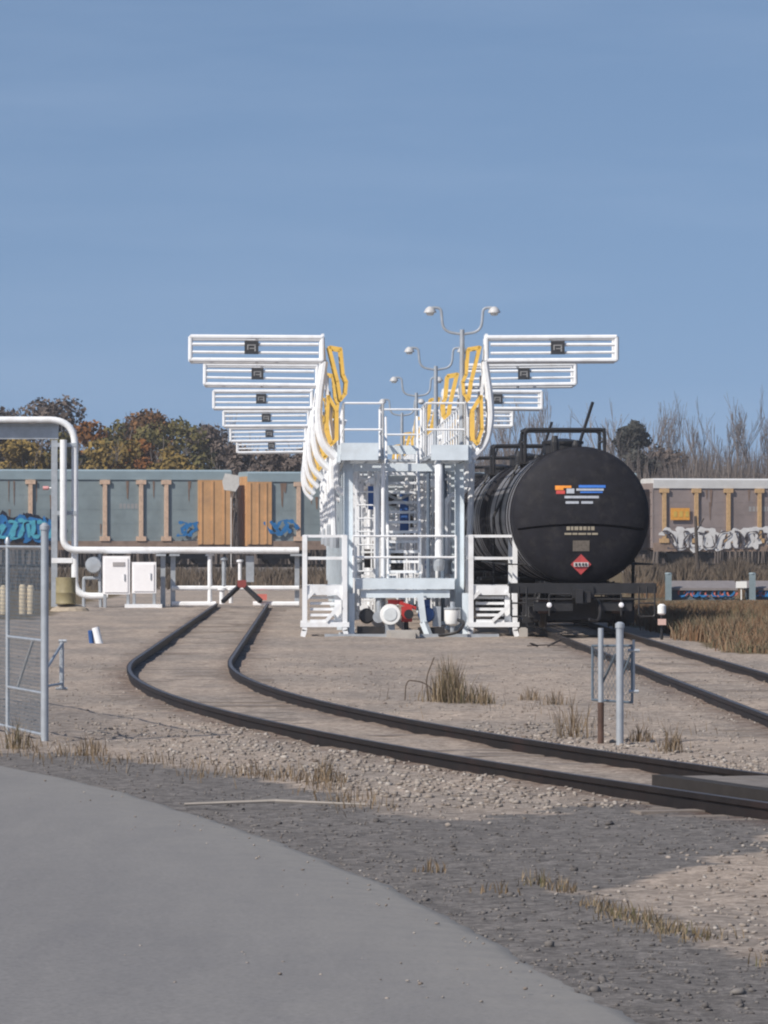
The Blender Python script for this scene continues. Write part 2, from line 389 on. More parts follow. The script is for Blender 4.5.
tr = thing('railway_track', 'straight track running out from under the black tank car to the right edge', 'railway track', (X_R, 100, 0))
st_path = lambda d0, d1, s: [(Vector((X_R, d, 0)), Vector((0, -1, 0))) for d in np.arange(d1, d0, -s)]
rails(tr, st_path(30, 215, 2.0))
ties(tr, st_path(42, 101, .6)[::-1])

# ballast stones (uncountable)
def stones(name, pts, rad, mat, zoff=0.0):
    t_ = (1 + 5 ** .5) / 2
    I = np.array([(-1, t_, 0), (1, t_, 0), (-1, -t_, 0), (1, -t_, 0), (0, -1, t_), (0, 1, t_), (0, -1, -t_), (0, 1, -t_), (t_, 0, -1), (t_, 0, 1), (-t_, 0, -1), (-t_, 0, 1)]) / 1.9
    FI = np.array([(0, 11, 5), (0, 5, 1), (0, 1, 7), (0, 7, 10), (0, 10, 11), (1, 5, 9), (5, 11, 4), (11, 10, 2), (10, 7, 6), (7, 1, 8), (3, 9, 4), (3, 4, 2), (3, 2, 6), (3, 6, 8), (3, 8, 9), (4, 9, 5), (2, 4, 11), (6, 2, 10), (8, 6, 7), (9, 8, 1)])
    n = len(pts); Vs = I[None] * rng.uniform(.6, 1.25, (n, 12, 1)); Vs = Vs * rng.uniform(.6, 1.3, (n, 1, 3)); Vs[..., 2] *= .62
    Vs = Vs * rad[:, None, None]; a = rng.uniform(0, 6.28, n); c, s = np.cos(a)[:, None], np.sin(a)[:, None]
    X = Vs[..., 0] * c - Vs[..., 1] * s; Y = Vs[..., 0] * s + Vs[..., 1] * c
    zz = np.array([ground_z(*p) for p in pts]) + rad * .25 + zoff
    W = np.stack([X + pts[:, 0:1], Y + pts[:, 1:2], Vs[..., 2] + zz[:, None]], -1).reshape(-1, 3)
    Fs = (FI[None] + (np.arange(n) * 12)[:, None, None]).reshape(-1, 3)
    return tag(np_mesh(name, W, Fs, mat), kind='stuff')
stone_tan = M_island('ballast_stone', [(.16, .13, .11), (.25, .215, .185), (.33, .29, .255), (.22, .195, .175), (.40, .365, .33)], .95)
stone_grey = M_island('grey_stone', [(.09, .082, .078), (.13, .12, .115), (.20, .185, .172)], .95)
def rand_pts(n, x0, x1, y0, y1):
    y = 1 / rng.uniform(1 / y1, 1 / y0, n); return np.column_stack([rng.uniform(x0, x1, n), y])
tp = rand_pts(46000, -5, 7.5, 19, 82); jj = tp + np.column_stack([rng.normal(0, .12, len(tp)), rng.normal(0, .5, len(tp))])
g_in = poly_mask(jj, grey_poly) & ~poly_mask(jj, tan_poly)
lane = np.array([pts_ for pts_ in [left_track(s)[0].to_2d()[:] for s in np.arange(-10, 75, .5)]])
dist = np.min(np.hypot(tp[:, None, 0] - lane[None, :, 0], tp[:, None, 1] - lane[None, :, 1]), 1)
ballast = (~g_in) & (dist > .9) & (dist < 2.6) & (tp[:, 1] < 52) & (tp[:, 1] > 36)
other = (~g_in) & (dist > .8) & ~ballast & (rng.random(len(tp)) < .35)
b_ = tp[ballast]; stones('ballast_stones', b_, rng.uniform(.01, .034, len(b_)), stone_tan)
b_ = tp[other]; stones('gravel_stones', b_, rng.uniform(.008, .024, len(b_)), stone_tan)
re_ = np.array([p[:] for p in pts]); 
gg = tp[g_in & (rng.random(len(tp)) < .5)]
# keep nearly all off the asphalt
xe = np.interp(gg[:, 1], re_[:, 1], re_[:, 0]); gg = gg[gg[:, 0] > xe - .6 * rng.random(len(gg)) ** 5]
stones('grey_gravel_stones', gg, rng.uniform(.005, .017, len(gg)) * np.where(rng.random(len(gg)) < .03, 2.0, 1), stone_grey)

# loose chips carried onto the asphalt
ch = rand_pts(1500, -5, 1.4, 20, 42); xe = np.interp(ch[:, 1], re_[:, 1], re_[:, 0]); dd_ = xe - ch[:, 0]; ch = ch[(dd_ > .05) & (rng.random(len(ch)) < np.exp(-dd_ / .7) + .05)]
stones('loose_chips', ch, rng.uniform(.004, .012, len(ch)), stone_tan, .055)
# ================================================================ LOADING RACK
D0 = 100.0
SPOT = [100, 116, 136, 157, 180, 203]
XL, XRt = .80, 3.13                              # column lines
rack = thing('loading_platform', 'long white steel railcar loading platform with stairs and railings between the two tracks', 'loading platform', (1.97, D0, 0))
rows = list(np.arange(100.6, 208, 6.3))
for y in rows:
    for x in (XL, XRt):
        m = MB(); m.bx(x - .1, x + .1, y - .008, y + .008, .06, 3.6); m.bx(x - .1, x - .085, y - .1, y + .1, .06, 3.6); m.bx(x + .085, x + .1, y - .1, y + .1, .06, 3.6)
        m.bx(x - .2, x + .2, y - .2, y + .2, .0, .06)
        m.build('column', paleblue, rack)
    m = MB(); m.bx(XL + .11, XRt - .11, y - .07, y + .07, 3.44, 3.6); m.build('cross_beam', paleblue, rack)
    if rows.index(y) % 2:
        m = MB(); m.bar((XL + .08, y + .1, 2.4), (XRt - .08, y + .1, 3.4), .06); m.bar((XL + .08, y + .15, 3.4), (XRt - .08, y + .15, 2.4), .06); m.build('brace', galv, rack)
m = MB()
for x in (XL - .1, XL + .72, XRt - .72, XRt + .1): m.bx(x - .03, x + .03, 100, 208, 3.66, 3.698)
for k in range(780):
    y = 100.0 + k * .1385
    if y < 104: m.bx(XL - .16, 1.55, y, y + .06, 3.70, 3.75); m.bx(2.42, XRt + .16, y, y + .06, 3.70, 3.75)
    else: m.bx(XL - .16, XRt + .16, y, y + .06, 3.70, 3.75)
m.build('deck', galv, rack)
for x in (XL - .2, XRt + .2):
    m = MB(); m.bx(x - .035, x + .035, 99.9, 208, 3.62, 3.98); m.build('fascia_beam', paleblue, rack)
for x0, x1, y, z0, z1 in ((XL - .16, 1.42, 99.8, 3.66, 4.02), (2.52, XRt + .16, 99.8, 3.66, 3.98), (1.62, 2.36, 104.0, 3.86, 4.05)):
    m = MB(); m.bx(x0, x1, y, y + .12, z0, z1); m.build('front_fascia', paleblue, rack)
def railing(side_pts, z0, hgt=1.07, step=1.9, r=.026, mids=1):
    m = MB()
    for a, c in zip(side_pts[:-1], side_pts[1:]):
        a, c = Vector((*a, z0)), Vector((*c, z0)); n = max(1, round((c - a).length / step))
        for k in range(n + 1):
            p = a.lerp(c, k / n); m.pipe([p, p + Vector((0, 0, hgt))], r, 6)
        for q in range(mids + 1):
            h = Vector((0, 0, hgt * (q + 1) / (mids + 1))); m.pipe([a + h, c + h], r, 6)
    return m
for x in (XL - .1, XRt + .1):
    railing([(x, 100), (x, 208)], 3.75, 1.1).build('railing', white, rack)
railing([(XL - .1, 100), (1.52, 100)], 3.75, 1.1).build('railing', white, rack)
railing([(1.52, 100), (1.52, 103.9)], 3.75, 1.1).build('railing', white, rack)
railing([(2.42, 103.9), (2.42, 100), (XRt + .1, 100)], 3.75, 1.1).build('railing', white, rack)
railing([(1.52, 104.8), (2.42, 104.8)], 3.75, 1.1).build('railing', white, rack)
# stairs from the low landing up to the deck
def stair(x0, x1, y0, y1, z0, z1, n, root):
    for x in (x0, x1):
        m = MB(); m.bar((x, y0, z0), (x, y1, z1), .05, .24); m.build('stair_stringer', white, root)
        m = MB(); m.pipe([(x, y0, z0), (x, y0, z0 + .95), (x, y1, z1 + .95), (x, y1, z1)], .025, 6); m.pipe([(x, y0, z0 + .5), (x, y1, z1 + .5)], .02, 6)
        m.pipe([(x, (y0 + y1) / 2, (z0 + z1) / 2), (x, (y0 + y1) / 2, (z0 + z1) / 2 + .95)], .02, 6); m.build('stair_handrail', white, root)
    for k in range(n):
        tt = (k + .5) / n; m = MB(); m.bx(x0 + .03, x1 - .03, y0 + (y1 - y0) * tt - .11, y0 + (y1 - y0) * tt + .11, z0 + (z1 - z0) * tt, z0 + (z1 - z0) * tt + .055); m.build('stair_tread', white, root)
stair(1.64, 2.32, 101.0, 104.0, 1.2, 3.72, 12, rack)
stair(1.64, 2.32, 127.0, 130.0, .2, 3.6, 14, rack)
# ladders
for x, y in ((1.17, 101.6), (2.75, 108.5), (1.2, 121.5)):
    m = MB()
    for sx in (-.2, .2): m.bar((x + sx, y, .3), (x + sx, y, 3.6), .05)
    z = .5
    while z < 3.5: m.pipe([(x - .2, y, z), (x + .2, y, z)], .018, 5); z += .28
    m.build('ladder', white, rack)
# low landing across the front
m = MB(); m.bx(.95, 3.0, 99.6, 101.0, 1.14, 1.2); m.bx(.95, 3.0, 99.55, 99.65, .98, 1.2); m.bx(1.05, 2.9, 99.62, 99.74, .8, .97); m.build('landing', paleblue, rack)
railing([(XL + .1, 99.6), (XRt - .1, 99.6)], 1.2, .88, step=1.45).build('railing', white, rack)
for x, lean in ((.86, 0), (2.28, .18), (3.22, 0)):
    m = MB(); m.bar((x, 99.5, .9), (x + lean * .4, 99.5, .3), .13); m.bar((x + lean * .4, 99.5, .3), (x + lean, 99.42, .02), .12); m.build('landing_leg', paleblue, rack)
# side platforms, each with steps
def side_platform(x0, x1, mirror):
    y0, y1 = 99.3, 101.4; root = rack
    m = MB(); m.bx(x0 + .1, x1 - .04, y0, y1, .86, 1.06); m.build('side_deck', white, root)
    xo = x0 if not mirror else x1; xi = x1 if not mirror else x0
    m = MB()
    for x in (x0 + .06, x1 - .06):
        for y in (y0, y1):
            m.bx(x - .05, x + .05, y - .05, y + .05, .12, 2.1)
    m.bx(x0 - .03, x1 + .03, y0 - .06, y0 + .04, .2, .3); m.bx(x0 - .03, x1 + .03, y1 - .06, y1 + .04, .2, .3)
    for y in (y0, y1):
        m.bar((x0 + .06, y, .14), (x0 + .02, y, .0), .1); m.bar((x1 - .06, y, .14), (x1 - .02, y, .0), .1)
    m.bar((x0 + .06, y0, .75), (x0 + .24, y0, .93), .07); m.bar((x1 - .06, y0, .75), (x1 - .24, y0, .93), .07)
    for x in (x0 + .06, x1 - .06): m.bx(x - .045, x + .045, y0, y1, .22, .29)
    m.build('side_frame', white, root)
    m = MB()
    for y in (y0, y1):
        for z in (1.62, 2.08): m.bar((x0 + .06, y, z), (x1 - .06, y, z), .055)
    for x in (x0 + .06, x1 - .06):
        for z in (1.62, 2.08): m.bar((x, y0, z), (x, y1, z), .055)
    m.build('side_railing', white, root)
    for k in range(5):
        z = .3 + k * .12; m = MB(); m.bx(x0 + .17, x1 - .28, y0 - .03 + k * .05, y0 + .2 + k * .05, z, z + .055); m.build('step', white, root)
    m = MB(); m.bx(x1 - .27, x1 - .13, y0 + .08, y0 + .14, .3, .84); m.bar((x0 + .5, y0 - .06, .32), (x1 - .16, y0 - .06, .66), .07); m.build('step_stringer', white, root)
side_platform(-.17, .78, False)
side_platform(3.27, 4.30, True)
# long product pipes under the deck and the risers
PIPES = [(1.15, .55, .11), (1.5, .75, .09), (2.65, .6, .12), (2.95, 1.0, .08), (1.3, 3.25, .07), (2.6, 3.2, .09)]
for x, z, r in PIPES:
    m = MB(); m.pipe([(x, 103.5 if z < 2 else 100.9, z), (x, 207, z)], r, 8); m.build('product_pipe', white, rack, smooth=True)
for i, d in enumerate(SPOT):
    for x, s in ((1.02, -1), (2.9, 1)):
        y = d + 2.2
        m = MB(); m.pipe(fillet([(x, y, .6), (x, y, 2.9), (x + s * .45, y, 3.05), (x + s * .45, y, 4.6)], .2), .075, 8); m.build('riser_pipe', white, rack, smooth=True)
        m = MB(); m.lathe([(.13, -.03), (.13, .03)], 'Z', 14, (x, y, 1.3)); m.lathe([(.13, -.03), (.13, .03)], 'Z', 14, (x, y, 1.55)); m.lathe([(.1, -.1), (.1, .1)], 'Z', 10, (x, y, 1.43)); m.build('valve', blue if i % 2 else galv, rack)
        m = MB(); m.bx(x - .15, x + .15, y + 1.2, y + 1.35, 1.5, 1.95); m.build('control_box', galv, rack)
for i, y in enumerate(np.arange(106, 205, 9.5)):
    m = MB(); m.bx(XL + .1, XRt - .1, y - .05, y + .05, 2.0 + .2 * (i % 3), 2.1 + .2 * (i % 3)); m.build('pipe_support', white, rack)
for x, y in ((1.42, 101.2), (2.68, 101.3), (2.9, 103), (1.53, 100.3), (1.02, 102.5), (2.48, 100.6), (2.78, 100.4), (1.3, 105), (2.2, 109), (1.75, 113), (2.55, 117), (1.45, 119)):
    m = MB(); m.pipe([(x, y, .3), (x, y, 3.6)], .045, 8); m.build('conduit', white if (x * 100) % 3 < 2 else M('slate_pipe', (.11, .14, .18), .5), rack)

for k, y in enumerate((102.9, 105.2, 108.2, 112.2, 118.4, 124.6, 131.5)):
    for x0, x1 in ((.95, 1.5), (2.45, 3.0)):
        m = MB()
        for q in range(4): xx = x0 + (x1 - x0) * q / 3; m.bar((xx, y, .5), (xx, y, 3.45), .035)
        for q in range(6 + k % 3): zz = .7 + q * (2.6 / (5 + k % 3)); m.bar((x0 - .02, y, zz), (x1 + .02, y, zz), .045)
        m.build('guard_grid', white, rack)
for x, y, z, sx, sz, mt in ((2.12, 108, 2.6, .2, .9, blue), (2.05, 113, 1.5, .3, .5, blacksteel), (1.35, 102.6, 2.9, .22, .5, blue), (1.3, 104, 1.6, .25, .4, blacksteel), (2.75, 104.4, 2.3, .22, .6, blacksteel), (1.05, 106, 2.2, .2, .7, blue), (2.5, 121, 2.4, .3, .7, blacksteel), (1.6, 110, 1.4, .3, .35, galv), (1.9, 119, 3.0, .5, .3, blacksteel)):
    m = MB(); m.bx(x - sx / 2, x + sx / 2, y - .12, y + .12, z - sz / 2, z + sz / 2); m.bx(x - sx * .35, x + sx * .35, y - .14, y - .121, z - sz * .35, z + sz * .35); m.build('instrument_box', mt, rack)
# gangways with their safety cages
def gangway(side, d, xi, xo, xs_sign, label, proto=None):
    root = thing('boarding_gangway', label, 'gangway', (xi, d, 3.8), 0, 'folded gangways with white safety cages along the loading platform')
    sg = 1 if side == 'r' else -1
    zt, zb, dep = 6.22, 5.74, 1.15
    m = MB(); r = .05
    for yy in (d, d + dep):
        m.pipe([(xi, yy, zt), (xo, yy, zt)], r, 8); m.pipe([(xi, yy, zb), (xo, yy, zb)], r, 8)
        m.pipe([(xo, yy, zb), (xo, yy, zt)], r, 8); m.pipe([(xi, yy, zb), (xi, yy, zt)], r, 8)
    x4 = xo + (xi - xo) * .97
    m.pipe([(xo, d, zt - .16), (x4, d, zt - .15)], .04, 6)
    m.pipe([(xo, d, zt - .32), (x4, d, zt - .33)], .034, 6)
    for x in (xi, (xi + xo) / 2, xo):
        for z in (zt, zb): m.pipe([(x, d, z), (x, d + dep, z)], .03, 6)
    m.build('safety_cage', white, root, smooth=True)
    m = MB(); m.bx(xs_sign - .145, xs_sign + .145, d - .07, d - .05, 5.86, 6.14); sp_ = m.build('sign_plate', darksign, root)
    m = MB()
    for (a0, a1, z0, z1) in ((-.09, .09, 6.04, 6.06), (-.09, -.065, 5.95, 6.04), (-.04, .09, 5.97, 5.99), (.06, .09, 5.92, 6.03)):
        m.bx(xs_sign + a0, xs_sign + a1, d - .078, d - .071, z0, z1)
    m.build('sign_marking', signtext, sp_)
    # raised gangway: two stringers and treads, leaning out
    xb, xt = xi - sg * .3, xi + sg * .0
    for yy in (d + .1, d + .95):
        m = MB(); m.bar((xb, yy, 3.8), (xi - sg * .12, yy, 4.9), .12, .07); m.bar((xi - sg * .12, yy, 4.9), (xt, yy, 6.3), .1, .06); m.build('stringer', white, root)
    m = MB()
    for k in range(7):
        tt = (k + .5) / 7; xx = xb + (xt - xb) * tt; zz = 3.85 + 2.3 * tt
        m.bx(xx - .03, xx + .03, d + .15, d + .9, zz - .1, zz + .1)
    m.build('tread', galv, root)
    # two yellow hand loops
    for (loop, yy) in ((((-.14, 6.02), (-.38, 5.98), (-.43, 5.45), (-.5, 5.3), (-.48, 5.05), (-.38, 4.92), (-.32, 5.3)), d - .02), (((-.12, 5.0), (-.3, 4.7), (-.3, 4.1), (-.2, 4.0), (-.1, 4.3)), d - .05)):
        P_ = [Vector((xi + sg * u, yy, z)) for u, z in loop]; P_.append(P_[0])
        m = MB()
        for a, c in zip(P_[:-1], P_[1:]): m.bar(a, c + (c - a).normalized() * .02, .085, .07)
        m.build('handrail', yellow, root)
        P2 = [p + Vector((0, 1.05, 0)) for p in P_]; m = MB()
        for a, c in zip(P2[:-1], P2[1:]): m.bar(a, c + (c - a).normalized() * .02, .085, .07)
        m.build('handrail', yellow, root)
    # counterbalance arm, bowed outwards
    for yy in (d + .05, d + 1.0):
        m = MB(); path = fillet([(xi - sg * .04, yy, 5.72), (xi + sg * .06, yy, 5.0), (xi + sg * .09, yy, 4.5), (xi - sg * .02, yy, 4.0), (xi - sg * .3, yy, 3.72)], .35, 6)
        m.pipe(path, .085, 8); m.build('counterbalance_arm', white, root, smooth=True)
    root.rotation_euler = (R(random.uniform(-.8, .8)), R(random.uniform(-.8, .8)), R(random.uniform(-1.2, 1.2)))
    return root
ordl = ['nearest the camera', 'second from the camera', 'third from the camera', 'fourth from the camera', 'fifth from the camera', 'farthest from the camera']
xo_l = [-2.5, -2.56, -2.72, -2.81, -2.95, -3.05]; si_l = [.25, .16, .06, -.04, -.13, -.22]
for i, d in enumerate(SPOT):
    gangway('l', d, si_l[i], xo_l[i], [-1.23, -1.29, -1.38, -1.42, -1.5, -1.6][i], 'white safety cage reaching left over the curved track, ' + ordl[i])
xi_r = [3.69, 3.74, 3.79, 3.84, 3.9, 3.95]; xo_r = [6.4, 6.45, 6.56, 6.62, 6.7, 6.8]
for i, d in enumerate(SPOT):
    gangway('r', d, xi_r[i], xo_r[i], [5.17, 5.2, 5.3, 5.2, 5.2, 5.2][i], 'white safety cage reaching right over the tank car track, ' + ordl[i])
# loading hoses hanging at the platform edge
hl = ['nearest', 'second', 'third', 'fourth', 'fifth', 'farthest']
for i, d in enumerate(SPOT):
    for side in (-1, 1):
        x = XL - .28 if side < 0 else XRt + .28; y = d + 2.6
        root = thing('loading_hose', 'pale hanging loading hose on the %s side of the platform, %s of its row' % ('left' if side < 0 else 'right', hl[i]), 'hose', (x, y, 2.0), 0, 'loading hoses hanging along the platform')
        m = MB(); m.pipe(fillet([(x - side * .25, y, 4.5), (x + side * .02, y, 4.6), (x + side * .05, y, 3.5), (x, y, 2.0 + .3 * (i % 2))], .25), .07, 8); m.build('hose', white, root, smooth=True)
        m = MB(); m.lathe([(.11, -.12), (.11, .1), (.07, .14)], 'Z', 10, (x, y, 1.95 + .3 * (i % 2))); m.build('coupling', galv, root)
root = thing('loading_hose', 'white hose hanging down in front of the right columns, ending above the landing', 'hose', (2.68, 99.7, 1.4))
m = MB(); m.pipe(fillet([(2.68, 100.1, 3.62), (2.68, 99.72, 3.4), (2.68, 99.7, 1.5)], .2), .085, 10); m.build('hose', white, root, smooth=True)
m = MB(); m.lathe([(.1, -.1), (.12, 0), (.12, .12), (.09, .16)], 'Z', 12, (2.68, 99.7, 1.46)); m.build('coupling', galv, root)

# double gooseneck lamp posts on the right edge of the platform
lampglass = M('lamp_glass', (.72, .72, .68), .25)
def lamp_post():
    root = thing('lamp_post', 'grey double gooseneck lamp post at the front end of the platform, tallest of the row', 'lamp post', (XRt + .05, 100.3, 3.75), 0, 'lamp posts along the platform')
    X0, Y0 = XRt + .05, 100.3
    m = MB(); m.pipe([(X0, Y0, 3.75), (X0, Y0, 6.4)], [.075, .05], 10); m.lathe([(.14, 3.75), (.14, 3.79)], 'Z', 12, (X0, Y0, 0)); m.build('pole', galv, root, smooth=True)
    for s in (-1, 1):
        m = MB(); m.pipe(fillet([(X0, Y0, 6.3), (X0 + s * .4, Y0, 6.36), (X0 + s * .44, Y0, 6.85), (X0 + s * .62, Y0, 6.86)], .22), .03, 8); m.build('gooseneck', galv, root, smooth=True)
        h = MB(); h.lathe([(.04, 6.88), (.09, 6.84), (.13, 6.77), (.13, 6.75)], 'Z', 14, (X0 + s * .67, Y0, 0)); hd = h.build('lamp_head', M('lamp_grey', (.5, .5, .5), .5), root, smooth=True)
        h = MB(); h.lathe([(.09, 6.749), (.07, 6.70), (.04, 6.69)], 'Z', 12, (X0 + s * .67, Y0, 0)); h.build('lamp_glass', lampglass, hd, smooth=True)
    return root
lp = lamp_post()
for i, (d, lb) in enumerate(((121.3, 'grey double gooseneck lamp post second along the platform, left of the tallest one'), (143.5, 'pale double gooseneck lamp post third along the platform, leftmost of those above the railings'), (166, 'small far double gooseneck lamp post at the back of the platform'))):
    c = copy_tree(lp); c.location = (XRt + .05, d, 3.75); c['label'] = lb

# equipment at the foot of the rack
flangem = M('flange_white', (.82, .82, .80), .4, var=.04)
root = thing('filter_vessel', 'white round-ended filter vessel left of centre under the landing', 'vessel', (1.66, 99.4, 0))
m = MB(); m.lathe([(.17, 99.28), (.21, 99.285), (.215, 99.3), (.215, 99.36), (.17, 99.37), (.17, 100.8)], 'Y', 24, (1.66, 0, .46)); m.build('shell', flangem, root, smooth=True)
m = MB(); m.lathe([(.13, 99.262), (.15, 99.279)], 'Y', 24, (1.66, 0, .46)); m.build('end_cap', M('cap_grey', (.6, .63, .64), .4), root, smooth=True)
for y in (99.5, 100.3): m = MB(); m.bx(1.56, 1.76, y, y + .1, 0, .3); m.build('saddle', galv, root)
root = thing('filter_vessel', 'smaller white vessel with a flat lid at the right leg of the landing', 'vessel', (2.95, 99.4, 0))
m = MB(); m.lathe([(.06, .22), (.14, .26), (.17, .34), (.17, .55), (.14, .56)], 'Z', 20, (2.95, 99.4, 0)); m.build('shell', flangem, root, smooth=True)
m = MB(); m.lathe([(.18, .563), (.18, .6), (.05, .61), (.05, .72)], 'Z', 16, (2.95, 99.4, 0)); m.build('lid', galv, root)
m = MB(); m.pipe([(2.95, 99.4, .0), (2.95, 99.4, .23)], .05, 8); m.build('stand', galv, root)
root = thing('valve_actuator', 'red valve actuator right of the round white vessel under the landing', 'valve', (2.0, 99.7, 0))
m = MB(); m.bx(1.62, 1.95, 99.75, 99.95, .66, .76); m.bar((1.86, 99.7, .7), (2.2, 99.72, .58), .07); m.bx(1.9, 2.12, 99.6, 99.9, .3, .62); m.build('actuator', red, root)
m = MB(); m.lathe([(.1, 99.5), (.1, 99.6)], 'Y', 14, (2.05, 0, .46)); m.pipe([(2.0, 99.8, 0), (2.0, 99.8, .3)], .05, 8); m.build('valve_body', blacksteel, root)
root = thing('pump_unit', 'dark blue pump with a grey motor behind the landing leg', 'pump', (2.5, 99.9, 0))
m = MB(); m.lathe([(.14, 99.6), (.17, 99.65), (.17, 100.2), (.1, 100.25)], 'Y', 16, (2.42, 0, .45)); m.bx(2.34, 2.5, 99.7, 99.9, .6, .76); m.build('motor', blue, root, smooth=True)
m = MB(); m.bx(2.55, 2.72, 99.7, 100.1, .2, .62); m.build('pump_casing', galv, root); m = MB(); m.bx(2.25, 2.8, 99.6, 100.3, 0, .18); m.build('base_frame', blacksteel, root)
root = thing('pump_unit', 'black pump left of the round white vessel under the landing', 'pump', (1.25, 99.9, 0))
m = MB(); m.lathe([(.13, 99.6), (.16, 99.65), (.16, 100.2), (.1, 100.25)], 'Y', 16, (1.18, 0, .42)); m.build('motor', blacksteel, root, smooth=True)
m = MB(); m.lathe([(.12, 99.55), (.12, 99.75)], 'Y', 16, (1.42, 0, .4)); m.pipe(fillet([(1.42, 99.7, .4), (1.42, 99.7, .75), (1.5, 99.9, .78)], .1), .05, 8); m.build('pump_casing', galv, root); m = MB(); m.bx(.98, 1.54, 99.55, 100.3, 0, .2); m.build('base_frame', blacksteel, root)
m = MB(); m.bx(1.58, 2.24, 98.3, 99.2, -.03, .14); m.bx(1.66, 2.16, 98.2, 98.3, -.03, .1)
tag(m.build('concrete_pad', concrete, loc=(1.9, 98.8, 0)), 'tan concrete pad on the gravel below the round white vessel', 'concrete pad')
m = MB(); m.bx(4.32, 4.5, 99.2, 99.4, -.02, .17); m.bx(4.35, 4.47, 99.22, 99.38, .17, .19)
tag(m.build('concrete_block', concrete, loc=(4.41, 99.3, 0)), 'small pale concrete block between the rack corner and the tank car', 'block')
# drain hose lying on the gravel
m = MB(); m.pipe(fillet([(2.6, 99.2, .04), (2.75, 98.8, .04), (3.05, 98.7, .1), (3.2, 99.0, .3), (3.05, 99.3, .35)], .15), .035, 6)
tag(m.build('drain_hose', blacksteel, loc=(2.9, 99, 0)), 'black drain hose looped on the gravel under the small white vessel', 'hose')
m = MB(); m.bx(.3, 3.9, 99.0, 99.1, -.02, .06); m.build('ground_channel', galv, rack)

